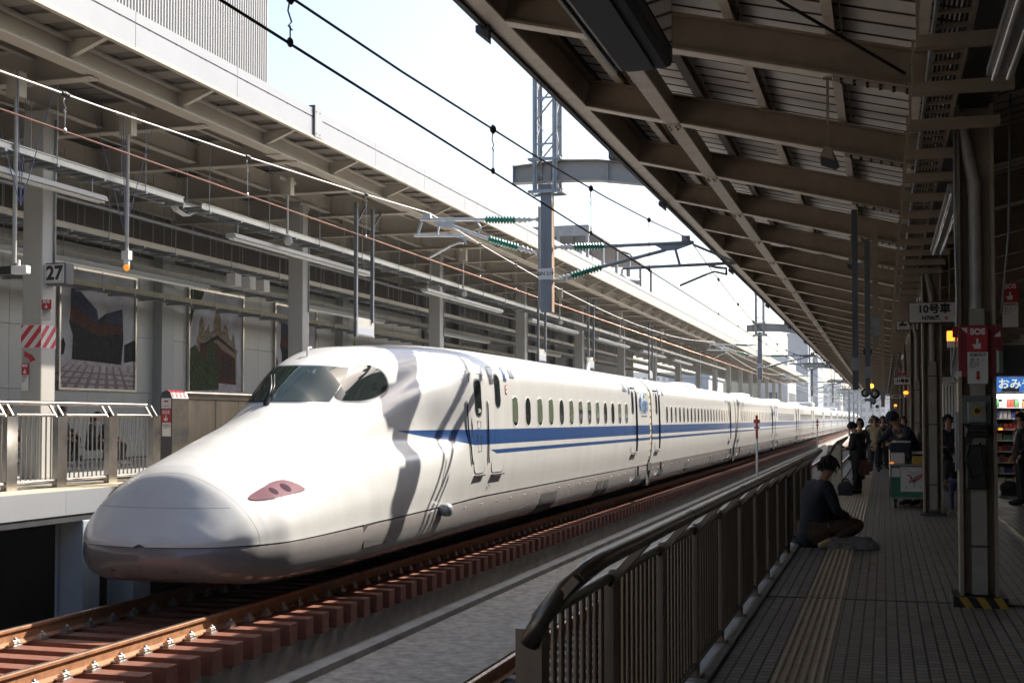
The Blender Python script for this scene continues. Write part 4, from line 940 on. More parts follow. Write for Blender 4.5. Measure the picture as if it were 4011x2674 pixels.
# ============================================================ LEFT CANOPY
lc=empty('station_canopy',(-16,0,0),'cream steel canopy with white fascia over the left platform','canopy')
def LB(b,name,m,**k):
    for i,v in enumerate(b.v): b.v[i]=(v[0]+16,v[1],v[2])
    return b.build(name,m,lc,**k)
Y0,Y1=-44,205
y=23.90-3.27*20; i=0
while y<Y1:
    b=MB(); x=-11.2
    b.box(x-.03,x,y+.006,y+3.264,7.40,7.775); b.box(x-.04,x-.02,y,y+3.27,7.775,7.805,1); b.box(x-.03,x,y+.006,y+3.264,7.805,7.97)
    for q in range(4): b.box(x-.02,x-.004,y+.4+q*.82,y+.43+q*.82,7.775,7.805,2)
    LB(b,'fascia_panel',[M['fascia'],M['galv'],M['darkgrey']]); y+=3.27
b=MB(); b.box(-11.28,-11.17,23.86,24.22,7.38,8.03,0); b.box(-11.3,-11.16,23.83,23.86,7.38,8.04,1)
for z in(7.47,7.92):
    for yy in(23.93,24.1): b.ball((-11.165,yy,z),.014,n=6,k=4)
LB(b,'fascia_joint',[M['fascia'],M['darkgrey']])
b=MB(); b.box(-11.26,-11.17,Y0,Y1,7.345,7.395); b.box(-11.95,-11.85,Y0,Y1,7.36,7.40); LB(b,'soffit_trim',M['lbeam'])
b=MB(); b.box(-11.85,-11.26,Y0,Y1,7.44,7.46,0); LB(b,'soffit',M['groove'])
b=MB(); y=Y0+.3
while y<Y1: b.box(-11.85,-11.26,y,y+.42,7.40,7.438); y+=.80
tag(LB(b,'soffit_bars',M['lroof']),kind='stuff')
b=MB(); b.box(-12.12,-11.82,Y0,Y1,7.03,7.06,0); b.box(-12.0,-11.975,Y0,Y1,7.06,7.62,0); b.box(-12.12,-11.85,Y0,Y1,7.62,7.65,0)
for y in (23.6,24.35,60,60.6): b.box(-12.16,-11.80,y,y+.5,7.005,7.03,0)
LB(b,'edge_beam',M['lbeam'])
y=16.68-3.22*18
for i in range(74):
    yy=y+3.22*i; b=MB(); b.add([(-11.975,yy-.008,7.08),(-11.27,yy-.008,7.36),(-11.27,yy-.008,7.44),(-11.975,yy-.008,7.6),(-11.975,yy+.008,7.08),(-11.27,yy+.008,7.36),(-11.27,yy+.008,7.44),(-11.975,yy+.008,7.6)],[(0,1,2,3),(4,5,6,7),(0,1,5,4),(1,2,6,5)])
    b.bar((-11.975,yy,7.08),(-11.27,yy,7.36),.10,.012); LB(b,'fascia_bracket',M['lbeam'])
for i in range(-17,52):
    y=17.42+3.47*i; b=MB(); b.ib((-11.98,y,6.98),(-21,y,6.98),.55,.24,.025,.016); LB(b,'cross_beam',M['lbeam'])
for x in(-14.2,-16.6,-18.8):
    b=MB(); b.ib((x,Y0,7.08),(x,Y1,7.08),.40,.18,.02,.014); LB(b,'longitudinal_beam',M['lbeam'])
for x in(-13.1,-15.4,-17.7):
    b=MB(); b.ib((x,Y0,7.36),(x,Y1,7.36),.2,.1,.012,.01); LB(b,'purlin',M['lbeam'])
b=MB(); y=Y0
while y<Y1: b.box(-21,-11.9,y,y+.36,7.60,7.615,0); y+=.41
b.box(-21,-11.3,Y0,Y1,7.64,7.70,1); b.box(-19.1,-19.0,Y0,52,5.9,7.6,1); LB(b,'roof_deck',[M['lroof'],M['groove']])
# left columns
def lcol(y):
    q=MB(); q.box(-.2,.2,-.2,.2,0,6.42); 
    o=q.build('canopy_column',M['lcol'],None,(-14.2,y,.56),bevel=.02); tag(o,'','column','light columns of the left canopy'); return o
for i in range(-1,17):
    o=lcol(19.1+10.33*i); o['label']=('light grey canopy column with red and white diagonal stripes at the far left' if i==0 else ('light grey column left of the camera view' if i<0 else '%s light grey column of the left canopy, counted from the striped one'%ORD[i]))
    b=MB(); b.path([(.215,.12,6.3),(.215,.12,5.3),(.215,.12,3.75)],.02,6); b.build('conduit',M['galv'],o)
    if i==0:
        b=MB(); b.box(-.204,.204,-.204,.204,2.27,2.67,0)
        def clipx(p,lo,hi):
            for sg,lim in((1,lo),(-1,hi)):
                q=[]
                for a in range(len(p)):
                    A,B=p[a],p[(a+1)%len(p)]; ia=sg*(A[0]-lim)>=0; ib=sg*(B[0]-lim)>=0
                    if ia:q.append(A)
                    if ia!=ib: u=(lim-A[0])/(B[0]-A[0]); q.append((lim,A[1]+(B[1]-A[1])*u))
                p=q
                if len(p)<3:return []
            return p
        for k in range(6):
            x=-.60+.22*k; base=[(x,2.275),(x+.11,2.275),(x+.45,2.665),(x+.34,2.665)]
            p=clipx(base,-.204,.204)
            if p: b.add([(u,-.207,v) for u,v in p],[tuple(range(len(p)))],1)
            p=clipx([(u-.03,v) for u,v in base],-.204,.204)
            if p: b.add([(.207,u,v) for u,v in p],[tuple(range(len(p)))],1)
        b.build('stripe_band',[M['offwhite'],M['redwhite_r']],o)
        b=MB(); b.add([(-.13,-.21,2.22),(.0,-.21,2.14),(-.01,-.21,2.18),(.10,-.21,2.06),(-.03,-.21,2.02),(-.01,-.21,2.06),(-.14,-.21,2.13)],[(0,1,2,3,4,5,6)]); b.build('red_arrow',M['red'],o)
sos(-13.88,18.87,3.49,.19,.17,.20,'small SOS sign on the striped left column, below the number 27',None)
sos(-14.29,18.86,2.36,.14,.20,.27,'narrow SOS sign below the red arrow on the striped left column',None)
t=empty('platform_number_sign',(-13.82,19.0,4.12),'square white box sign with the number 27 on the left column','sign','platform number signs')
b=MB(); b.box(-.22,.22,0,.25,-.19,.19); b.build('sign_case',M['darkgrey'],t,bevel=.02); b=MB(); b.box(-.195,.195,-.004,0,-.165,.165); b.build('sign_face',M['offwhite'],t)
tmesh('27',.33,(0,-.007,0),FX,FZ,M['ink'],t,'lettering',bold=.012)
b=MB()
for d in(-.145,.139): b.box(-.155,.155,-.006,-.004,d,d+.006)
for d in(-.16,.154): b.box(d,d+.006,-.006,-.004,-.14,.14)
b.build('border_line',M['inkgrey'],t)
# back wall -----------------------------------------------------------------
t=empty('station_wall',(-19,0,.56),'pale enamel panel wall behind the left platform','wall')
y=2.0; segs=[]
while y<51:
    b=MB(); rec=.0
    b.box(-.1,0,y+.006,y+1.494,.05,1.73); b.box(-.1,0,y+.006,y+1.494,1.742,3.20); b.box(-.1,0,y+.006,y+1.494,3.212,5.4)
    b.build('wall_panel',M['wallp'],t); y+=1.5
b=MB(); b.box(-.35,-.1,0,51,0,6.4); b.build('wall_core',M['darkgrey'],t); b=MB(); b.box(-.35,-.1,51.02,100,1.9,6.6); b.box(-.35,-.1,51.02,64,0,1.88); b.build('upper_screen',M['darkgrey'],t)
for y in(18.4,30.42,42.4,):
    b=MB(); b.box(0,.28,y,y+.62,0,5.6); b.build('pilaster',mat('grey_pilaster',(.33,.34,.34),.4,var=.08,vs=1),t)
def poster(y0,y1,z0,z1,kind,label):
    t=empty('wall_poster',(-18.98,y0,z0),label,'poster','framed posters on the back wall'); W=y1-y0;H=z1-z0
    b=MB(); f=.06
    b.box(0,.07,-f,0,-f,H+f); b.box(0,.07,W,W+f,-f,H+f); b.box(0,.07,0,W,-f,0); b.box(0,.07,0,W,H,H+f); b.build('frame',M['stainless'],t)
    b=MB(); b.box(0,.012,0,W,0,H,0); mats=[M['cloud'],M['p_floor'],M['p_dark'],M['p_blue'],M['p_red'],M['p_tree'],M['p_stone'],M['p_tile']]
    def pg(pts,m,o): b.add([(.012+o,u*W,v*H) for u,v in pts],[tuple(range(len(pts)))],m)
    if kind==0:
        pg([(0,0),(1,0),(1,.22),(0,.25)],1,.002)
        for i in range(9): pg([(i*.14-.25,.0),(i*.14-.19,.0),(i*.085+.12,.2),(i*.085+.10,.2)],7,.003)
        for v in(.03,.08,.13): pg([(0,v),(1,v*.9),(1,v*.9+.014),(0,v+.014)],7,.0035)
        pg([(.16,.24),(.82,.22),(.85,.45),(.83,.72),(.60,.66),(.50,.60),(.48,.68),(.14,.90),(.14,.62),(.12,.55),(.17,.44)],2,.004)
        pg([(.14,.90),(.48,.68),(.50,.56),(.15,.70)],3,.005); pg([(.60,.66),(.83,.72),(.84,.58),(.60,.58)],3,.005); pg([(.14,.70),(.50,.56),(.58,.58),(.84,.56),(.84,.50),(.5,.46),(.13,.56)],4,.0055)
        pg([(.86,.40),(1,.45),(1,.26),(.86,.24)],2,.004); pg([(0,.26),(.06,.28),(.08,.36),(.05,.42),(0,.36)],2,.004)
    else:
        pg([(0,0),(1,0),(1,.10),(0,.14)],1,.002); pg([(.0,.55),(.0,1),(.28,1),(.22,.90),(.12,.86),(.06,.70)],5,.004)
        body=[(.18,.1),(.9,.08),(.9,.40),(.93,.44),(.88,.46),(.86,.56),(.82,.62),(.80,.54),(.74,.56),(.73,.66),(.66,.70),(.63,.63),(.60,.62),(.59,.74),(.55,.84),(.53,.90),(.50,.84),(.46,.73),(.45,.62),(.38,.60),(.36,.68),(.32,.62),(.28,.60),(.27,.70),(.23,.76),(.19,.69),(.18,.58),(.14,.50)]
        pg(body,6,.003); pg([(.2,.1),(.88,.08),(.87,.36),(.60,.44),(.5,.50),(.20,.48)],4,.004)
        for i in range(5): pg([(.62+i*.052,.14),(.645+i*.052,.14),(.645+i*.052,.38-i*.012),(.62+i*.052,.385-i*.012)],2,.005)
        pg([(0,0),(.55,.02),(.56,.22),(.50,.34),(.47,.50),(.40,.56),(.34,.46),(.30,.28),(.22,.36),(.12,.46),(0,.40)],5,.006)
        pg([(.24,.47),(.52,.58),(.86,.44),(.86,.41),(.52,.54),(.24,.44)],2,.0065)
    b.build('picture',mats,t)
    return t
poster(26.28,29.45,2.36,5.25,0,'framed poster of an angular dark building over a tiled plaza, leftmost on the back wall')
poster(32.2,35.33,2.40,5.3,1,'framed poster of an ornate domed brick building behind trees')
poster(37.55,40.6,2.40,5.3,0,'framed poster of an angular dark building, half hidden by the second column')
t=empty('notice_board',(-18.95,44.2,2.3),'large pale notice panel with dark border behind the train roof','notice'); b=MB(); b.box(0,.04,0,3.4,-.2,2.0,0); b.box(.041,.05,.06,3.34,-.15,1.94,1); b.build('board',[M['dark'],M['offwhite']],t)
tmesh('広小路口案内図',.3,(.055,1.7,1.2),(0,1,0),FZ,M['ink'],t); tmesh('ご利用ください',.22,(.055,1.7,.8),(0,1,0),FZ,M['ink'],t)
for i,y in enumerate((51.5,56,60.5,65,69.5,74,78.5)):
    q=MB(); q.box(-.15,.15,-.15,.15,0,6.5); o=q.build('rear_post',M['darkgrey'],None,(-19,y,.56)); tag(o,'%s dark post at the open back of the left platform'%ORD[i],'post','dark posts at the back of the left platform')
# cable trays and services --------------------------------------------------
def ltray(x,z,w_,y0,y1,label,m1,hy=2.6,rung=.3,mr=None,h=.12):
    t=empty('cable_tray',(x,0,z),label,'cable tray','cable trays under the left canopy')
    b=MB(); b.box(0,.025,y0,y1,0,h); b.box(.025,.05,y0,y1,h-.015,h); b.box(.025,.05,y0,y1,0,.015); b.box(-w_,-w_+.025,y0,y1,0,h); 
    b.build('side_rail',m1,t)
    b=MB(); y=y0
    while y<min(y1,75): b.box(-w_,0,y,y+.04,.0,.025); y+=rung
    y=y0+.2
    while y<y1: b.box(-w_-.05,.09,y,y+.06,-.05,-.005); y+=hy/2
    tag(b.build('rungs',mr or M['galv'],t),kind='stuff')
    y=y0+.2
    while y<min(y1,100):
        for xx in(.06,-w_-.03):
            b=MB(); b.tube((xx,y+.03,-.04),(xx,y+.03,7.3-z),.008,5,cap=False); b.build('hanging_rod',M['galv'],t)
        y+=hy
    b=MB(); b.box(-w_+.05,-.06,y0,y1,.03,.055); b.build('cable_bundle',M['inkgrey'],t)
WG=mat('white_galvanised',(.50,.49,.46),.4,.3,var=.12,vs=3)
ltray(-13.0,5.76,.42,2,21.8,'white ladder cable tray nearest the track, upper left, before its gap',WG)
ltray(-13.0,5.76,.42,22.5,110,'white ladder cable tray nearest the track, continuing beyond its gap',WG)
ltray(-15.5,5.36,.5,2,110,'cream cable tray in the middle of the left canopy',M['lbeam'])
ltray(-16.6,5.05,.5,2,110,'grey cable tray behind the middle one under the left canopy',M['lcol'])
ltray(-17.4,4.62,.6,2,60,'yellowish lowest cable tray just above the posters',mat('olive_tray',(.33,.29,.20),.6,var=.3))
b=MB()
for x,z in((-14.6,6.3),(-16.0,6.1),(-18.3,5.9),(-17.8,5.4)): b.tube((x,2,z),(x,90,z),.05,8)
tag(b.build('service_pipe',M['galv']),'bundle of grey service pipes running under the left canopy','pipes')
# draped cable at the tray gap
b=MB()
for i in range(4): b.path([(-13.15-.04*i,21.7,5.82),(-13.15-.04*i,21.95,5.66),(-13.15-.04*i,22.3,5.6),(-13.15-.04*i,22.7,5.78)],.012,5)
tag(b.build('cable_loop',M['offwhite']),'white cables drooping across the gap in the cable tray','cable')
def lfl(x,z,y0,y1,label):
    t=empty('fluorescent_light',(x,y0,z),label,'light fitting','fluorescent light fittings'); L=y1-y0
    b=MB(); b.add([(-.09,0,.09),(.09,0,.09),(.13,0,.0),(-.13,0,.0),(-.09,L,.09),(.09,L,.09),(.13,L,.0),(-.13,L,.0)],[(0,1,5,4),(1,2,6,5),(0,3,7,4),(0,1,2,3),(4,5,6,7),(3,2,6,7)]); b.build('fitting_body',M['lightbody'],t)
    b=MB(); b.tube((.05,.02,-.02),(.05,L-.02,-.02),.018,8); b.tube((-.05,.02,-.02),(-.05,L-.02,-.02),.018,8); b.build('tube',M['white'],t)
    b=MB()
    for y in(.3,L-.3): b.tube((0,y,.09),(0,y,.36),.01,5)
    b.build('hanger',M['galv'],t)
for i,(a,c) in enumerate(((13.8,19.25),(23.8,31.19),(35.47,43.29),(47.2,55),(59,66.8),(70.8,78.6),(82,90))): lfl(-13.05,5.38,a,c,'%s white strip light along the platform side of the left canopy'%ORD[i])
for i,(a,c) in enumerate(((15.5,27.3),(32.5,38.5),(43,50),(55,62))): lfl(-15.6,4.72,a,c,'%s white strip light deeper under the left canopy, above the posters'%ORD[i])
# suspended devices
def ldrop(y,z,label,cat,name,x=-12.8):
    t=empty(name,(x,y,z),label,cat); b=MB(); b.tube((0,0,.12),(0,0,6.75-z),.035 if name!='pendant_speaker' else .03,8); b.build('drop_pole',M['lcol'],t); b=MB(); b.box(-.12,.12,-.09,.09,6.6-z,7.0-z); b.box(-.02,.02,-.4,.4,6.9-z,6.97-z); b.build('ceiling_mount',M['lbeam'],t)
    return t
t=ldrop(16.8,3.9,'white security camera on a pole at the far left, facing the track','security camera','security_camera',-12.95)
b=MB(); b.box(-.02,.26,-.06,.06,-.06,.07); b.build('camera_body',M['white'],t,bevel=.015); b=MB(); b.add([(-.20,-.07,-.06),(-.20,.07,-.06),(-.02,.065,-.06),(-.02,-.065,-.06),(-.26,-.07,.05),(-.26,.07,.05),(-.02,.065,.07),(-.02,-.065,.07)],[(0,1,2,3),(4,5,6,7),(0,1,5,4),(0,3,7,4),(1,2,6,5)]); b.build('lens_hood',M['black'],t); b=MB(); b.box(.06,.10,-.02,.02,.07,.16); b.build('bracket',M['white'],t)
t=ldrop(19.63,4.26,'amber warning lamp hanging on a pole under the left canopy','warning lamp','warning_lamp')
b=MB(); b.box(-.07,.07,-.06,.06,.14,.30); b.build('control_box',M['offwhite'],t); b=MB(); b.tube((0,0,.05),(0,0,.14),.055,12); b.build('lamp_base',M['white'],t); b=MB(); b.ball((0,0,.01),.055,1,1,1.25); b.build('lens',M['orange_off'],t)
# stay wires with blue insulators
b=MB()
for yy in(16.8,19.63):
    for dx,dy in((-.3,-.5),(.25,-.45),(-.3,.5),(.25,.5)): b.tube((-12.85,yy,4.9),(-12.85+dx,yy+dy,6.9),.008,5,cap=False)
tag(b.build('stay_wires',mat('blue_stay',(.10,.12,.24),.5)),'thin blue stay wires bracing the hanging camera and lamp poles','wires')
for i,y in enumerate((25.92,38.35,50.9,63.4,75.9)):
    t=ldrop(y,5.62,'%s grey drum loudspeaker hanging along the left canopy'%ORD[i],'loudspeaker','pendant_speaker'); t['group']='drum loudspeakers under the left canopy'
    b=MB(); b.lathe((-.02,.05,.02),(.10,-.14,-.10),[(0,.07),(.02,.10),(.20,.10),(.22,.08)],12); b.build('speaker_drum',M['lcol'],t)
def elevsign(y,n,label,z=3.62):
    t=empty('car_position_sign',(-12.5,y,z),label,'sign','twin-post car position signs')
    for dy in(0,1.05): 
        b=MB(); b.box(-.04,.04,dy-.04,dy+.04,0 if dy==0 else .42,6.95-z); b.bar((0,dy,6.4-z),(0,dy+.6,6.95-z),.04,.04); b.build('post',M['galv_d'],t)
    b=MB(); b.box(-.045,-.005,.06,1.2,.05,.50,0); b.box(.0,.01,.10,1.14,.08,.27,1); b.build('sign_board',[M['lcol'],mat('grey_sign_panel',(.33,.35,.40),.4)],t)
    tmesh(n,.15,(.0,-.045,.43),FX,FZ,M['white'],t); b=MB(); b.add([(-.1,-.02,-.32),(.02,-.02,-.32),(-.02,-.02,-.02)],[(0,1,2)]); b.build('green_pointer',mat('lime_marker',(.12,.25,.02),.5),t)
elevsign(29.1,'11','twin dark posts with a grey plate and the number 11, above the train nose'); elevsign(46.4,'12','twin dark posts with a small grey plate, second above the train roof',3.75); elevsign(54.9,'12','third pair of dark hanging posts above the train roof',3.8); elevsign(70,'13','fourth pair of dark hanging posts above the train roof',3.8)
for i in range(3):
    b=MB(); b.box(-.12,.12,-.15,.15,-.15,.15); tag(b.build('junction_box',M['offwhite'],None,(-15.2,27.9+i*.75,4.98)),'%s white junction box in the row above the poster of the brick building'%ORD[i],'junction box','white junction boxes')
# cylinders: building with ribbed cladding behind the left canopy
t=empty('clad_building',(-30,0,-1.8),'tall windowless building with vertical ribbed cladding, upper left','building')
b=MB(); b.box(-40,-.12,0,58.4,0,40); b.build('wall',M['clad_d'],t)
b=MB(); y=20.
while y<58.3: b.add([(-.12,y,0),(0,y+.03,0),(0,y+.12,0),(-.12,y+.15,0),(-.12,y,40),(0,y+.03,40),(0,y+.12,40),(-.12,y+.15,40)],[(0,1,5,4),(1,2,6,5),(2,3,7,6),(4,5,6,7)]); y+=.2335
b.build('ribs',M['clad'],t)
t=empty('roof_plant_frame',(-16.6,60,7.6),'steel plant frame standing on the far part of the left canopy roof','steel frame')
b=MB()
for x in(0,1.45,2.9):
    for y in(0,3.5,7,10.5,14,17.5): b.box(x-.07,x+.07,y-.07,y+.07,0,3.3)
b.build('posts',M['galv'],t); b=MB(); b.box(-.1,3.0,-.08,.08,2.85,3.35); b.box(2.82,2.98,0,17.6,3.1,3.35); b.box(-.1,.1,0,17.6,3.1,3.35); b.box(0,2.9,.1,17.4,3.36,3.4); b.box(2.85,2.93,0,17.6,1.4,1.5); b.build('beams',M['galv'],t)
b=MB(); b.box(.4,2.5,.6,9,.2,2.2); b.build('machine_box',M['bldg'],t)
b=MB(); b.tube((-12.4,62,7.6),(-12.4,62,8.5),.22,12); b.ball((-12.4,62,8.5),.28,n=12); b.tube((-12.4,62,8.45),(-11.8,62.8,8.45),.2,12); b.tube((-12.4,62,8.7),(-12.4,62,9.0),.06,8); tag(b.build('roof_vent',M['galv']),'curved metal roof ventilator beside the white fascia','vent')
# ============================================================ CATENARY
def insul(b,p,q,n,r0,r1,mg,mc):   # green sheds from p to q
    p=Vector(p);q=Vector(q);L=(q-p).length; prof=[(0,r0)]
    for i in range(n):
        a=L*i/n; prof+=[(a+L/n*.15,r0),(a+L/n*.5,r1),(a+L/n*.62,r1*.96),(a+L/n*.75,r0)]
    prof.append((L,r0)); b.lathe(p,q,prof,12,mg)
PX=-6.67
def assembly():
    t=empty('catenary_mast',(PX,25.5,0),'','overhead line mast','overhead line masts between the tracks')
    def T(X,z): return (1.1333*X-PX,0,1.6+1.1333*(z-1.6))
    S=M['galv'];D=M['galv_d']
    b=MB(); b.box(-.115,-.10,-.12,.12,3.80,6.45); b.box(.10,.115,-.12,.12,3.80,6.45); b.box(-.10,.10,-.01,.01,3.8,6.45)
    b.box(-.10,.10,-.12,-.11,3.80,6.45); b.build('drop_post',mat('blue_grey_weathered_steel',(.20,.22,.25),.55,.3,var=.35,vs=4,streak=True),t)
    b=MB(); b.box(.117,.122,-.11,.10,3.8,6.1); b.build('rust_streak',mat('rusty_edge',(.40,.27,.18),.8,var=.7,vs=5,streak=True),t)
    b=MB()   # lattice
    for x in(-.21,.21):
        for y in(-.21,.21): b.box(x-.05,x+.05,y-.008,y+.008,6.25,10.2); b.box(x-.008,x+.008,y-.05,y+.05,6.25,10.2)
    z=6.3;k=0
    while z<10:
        s=1 if k%2 else -1
        b.bar((-.21*s,-.21,z),(.21*s,-.21,z+.48),.07,.012); b.bar((-.21*s,.21,z+.48),(.21*s,.21,z),.07,.012); b.bar((.21,-.21*s,z),(.21,.21*s,z+.48),.012,.05); b.bar((-.21,.21*s,z),(-.21,-.21*s,z+.48),.012,.05)
        if k%2==0: b.box(-.24,.24,-.225,-.215,z-.02,z+.02)
        z+=.48;k+=1
    for z in(6.3,7.0,8.6): b.box(.19,.33,-.05,.05,z,z+.06); b.box(-.30,-.19,-.05,.05,z,z+.06)
    b.build('lattice_mast',S,t)
    b=MB()   # crossbeam
    P=[(-.72,6.50,.36),(.3,6.50,.44),(1.1,6.47,.43),(7.2,5.60,.43)]
    for (x0,z0,h0),(x1,z1,h1) in zip(P[:-1],P[1:]):
        for (a0,a1) in((0,.025),(1,1.0)):
            pass
        b.add([(x0,-.13,z0),(x1,-.13,z1),(x1,.13,z1),(x0,.13,z0),(x0,-.13,z0+.022),(x1,-.13,z1+.022),(x1,.13,z1+.022),(x0,.13,z0+.022)],[(0,3,2,1),(4,5,6,7),(0,1,5,4),(2,3,7,6),(0,4,7,3),(1,2,6,5)])
        b.add([(x0,-.13,z0+h0-.022),(x1,-.13,z1+h1-.022),(x1,.13,z1+h1-.022),(x0,.13,z0+h0-.022),(x0,-.13,z0+h0),(x1,-.13,z1+h1),(x1,.13,z1+h1),(x0,.13,z0+h0)],[(0,3,2,1),(4,5,6,7),(0,1,5,4),(2,3,7,6),(0,4,7,3),(1,2,6,5)])
        b.add([(x0,-.01,z0+.02),(x1,-.01,z1+.02),(x1,-.01,z1+h1-.02),(x0,-.01,z0+h0-.02),(x0,.01,z0+.02),(x1,.01,z1+.02),(x1,.01,z1+h1-.02),(x0,.01,z0+h0-.02)],[(0,1,2,3),(4,5,6,7)])
    for x,z in((-.71,6.52),(-.1,6.52),(.1,6.52),(1.3,6.43),(2.1,6.28)): b.box(x-.008,x+.008,-.12,.12,z,z+.36)
    b.build('crossbeam',mat('warm_grey_crossbeam',(.36,.34,.32),.55,var=.12,vs=2),t)
    b=MB(); b.box(1.35,1.85,-.3,.3,6.85,7.25); b.box(2.6,3.0,-.2,.2,6.65,6.9); b.build('equipment_box',M['darkgrey'],t,bevel=.03)
    b=MB()
    for z in(6.28,6.95):
        b.box(-.34,.34,-.25,-.20,z-.03,z+.03); b.box(-.34,.34,.20,.25,z-.03,z+.03)
        for x in(-.33,.33): b.tube((x,-.3,z),(x,.3,z),.02,6)
    b.build('clamp',S,t)
    # arms over the train track (bright) and over the near track (grey)
    def ins(p,q,c0,c1,mt,nm):
        b=MB(); insul(b,c0,c1,10,.045,.088,0,0); b.build('insulator',M['green'],t)
        b=MB(); d=(Vector(p)-Vector(c0)); L=d.length; d.normalize(); c=Vector(c0)
        b.lathe(c,Vector(p),[(0,.045),(L*.1,.045),(L*.2,.075),(L*.25,.045),(L*.36,.045),(L*.42,.075),(L*.47,.045),(L*.55,.04),(L*.62,.06),(L*.7,.03),(L*.85,.025),(L*.95,.05),(L,.05)],12); b.build('insulator_cap',M['porc'],t)
        b=MB(); b.tube(Vector(c1),Vector(q),.036,10); b.build('bracket_tube',mt,t)
    W=mat('bright_galvanised_tube',(.52,.54,.56),.4,.6,var=.15,vs=5)
    ins(T(-6.06,5.25),T(-8.36,5.35),T(-6.49,5.26),T(-7.07,5.29),W,0)
    ins(T(-6.06,4.63),T(-7.72,5.20),T(-6.44,4.75),T(-7.01,4.93),W,0)
    b=MB()
    b.tube(T(-8.48,5.05),T(-7.47,5.01),.032,8); b.bar(T(-8.33,5.30),T(-8.42,5.05),.04,.05); b.bar(T(-7.98,5.25),T(-8.02,5.04),.04,.05); b.path([T(-7.25,5.26),T(-7.17,5.16),T(-7.2,5.02)],.022,6)
    a0,a1,a2,a3=[Vector(T(*v)) for v in((-8.1,5.29),(-7.65,5.29),(-7.75,5.16),(-8.0,5.22))]; b.add([v+Vector((0,dy,0)) for dy in(-.01,.01) for v in(a0,a1,a2,a3)],[(0,1,2,3),(4,5,6,7),(0,1,5,4),(2,3,7,6)])
    b.box(T(-8.2,0)[0]-.10,T(-8.2,0)[0]+.06,-.06,.06,T(0,5.36)[2],T(0,5.45)[2])
    b.add([v+Vector((0,dy,0)) for dy in(-.01,.01) for v in(Vector(T(-7.75,5.0)),Vector(T(-7.47,5.02)),Vector(T(-7.44,4.82)),Vector(T(-7.52,4.95)))],[(0,1,2,3),(4,5,6,7)])
    b.build('registration_arm',W,t)
    b=MB(); b.path([T(-7.50,4.86),T(-7.58,4.88),T(-7.75,4.83)],.02,6); b.tube(T(-7.75,4.83),T(-8.22,4.60),.022,8); b.build('steady_arm',mat('pale_steady_arm',(.6,.58,.55),.4,.4),t)
    G=mat('grey_galvanised_tube',(.26,.28,.30),.5,.5,var=.2,vs=5)
    ins(T(-5.75,4.73),T(-3.21,4.72),T(-5.38,4.72),T(-4.84,4.71),G,0)
    ins(T(-5.77,4.13),T(-3.72,4.60),T(-5.44,4.19),T(-4.88,4.34),G,0)
    b=MB(); b.tube(T(-4.49,4.30),T(-2.48,4.33),.032,8); b.bar(T(-3.55,4.66),T(-3.46,4.33),.05,.05); b.bar(T(-3.22,4.68),T(-2.5,4.35),.03,.05); b.path([T(-4.5,4.60),T(-4.35,4.55),T(-4.3,4.45)],.02,6)
    b.add([v+Vector((0,dy,0)) for dy in(-.01,.01) for v in(Vector(T(-3.9,4.69)),Vector(T(-3.22,4.69)),Vector(T(-3.5,4.60)),Vector(T(-3.72,4.58)))],[(0,1,2,3),(4,5,6,7)])
    b.box(T(-3.35,0)[0]-.08,T(-3.35,0)[0]+.08,-.06,.06,T(0,4.74)[2],T(0,4.84)[2]); b.path([T(-2.95,4.30),T(-2.8,4.26),T(-2.64,4.24),T(-2.64,4.12)],.03,6); b.build('registration_arm',G,t)
    b=MB(); b.path([T(-2.66,4.14),T(-2.85,4.19),T(-3.0,4.14)],.022,6); b.tube(T(-3.0,4.14),T(-3.46,3.96),.024,8); b.build('steady_arm',G,t)
    return t
A0=assembly(); A0['label']='overhead line mast hanging between the tracks, nearest one, with number plate and green insulators'
b=MB(); b.box(-.16,.16,-.135,-.122,4.47,4.70); b.build('number_plate',M['offwhite'],A0)
tmesh('SIN 219',.105,(0,-.138,4.585),FX,FZ,M['ink'],A0,'lettering',bold=.002)
b=MB(); b.box(-.165,-.16,-.13,.1,3.9,6.0); b.build('side_channel',M['galv'],A0)
names=['second overhead line mast with green insulators, above the middle of the train','third overhead line mast, beside a dark distant tower','fourth overhead line mast, small and far away','fifth overhead line mast, near the vanishing point']
for i,y in enumerate((72.6,126,178,228)):
    c=copy_tree(A0); c.location=(PX,y,0); c['label']=names[i]
c=copy_tree(A0); c.location=(PX,-22,0); c['label']='overhead line mast behind the camera, outside the photo'
# far masts with full posts and portal beams
for i,y in enumerate((262,300,345,400)):
    t=empty('line_gantry',(PX,y,-1.8),'%s distant steel gantry spanning the tracks behind the masts'%ORD[i],'gantry','distant gantries over the tracks')
    b=MB(); b.box(-.2,.2,-.2,.2,0,9+i*.6); b.box(9.7,10.1,-.2,.2,0,9+i*.6); b.build('gantry_post',M['galv_d'],t); b=MB(); b.box(-6,11,-.15,.15,8.6+i*.5,8.9+i*.5); b.box(-5,9,-.1,.1,7.2,7.35); b.build('gantry_beam',M['galv'],t)
def wire(pts,r,m,label):
    b=MB(); b.path(pts,r,5); tag(b.build('overhead_wire',m),label,'wire','overhead wires')
sup=[-22,25.5,72.6,126,178,228,280]
def mess(X,zt,sag):
    pts=[]
    for a,c in zip(sup[:-1],sup[1:]):
        for i in range(12):
            u=i/12; pts.append((X,a+(c-a)*u,zt-sag*4*u*(1-u)))
    return pts
ML=mess(-9.25,5.97,.70); wire(ML,.011,M['wire_l'],'bright upper wire over the train track, sagging between masts')
wire([(-9.25,-22,4.985),(-9.25,280,4.985)],.011,M['copper'],'copper contact wire over the train track')
MR=mess(-3.74,5.22,.90); wire(MR,.0105,M['wire'],'dark upper wire over the near track, hung with dark balls')
wire([(-3.74,-22,4.07),(-3.74,280,4.07)],.0105,M['wire'],'dark contact wire over the near track')
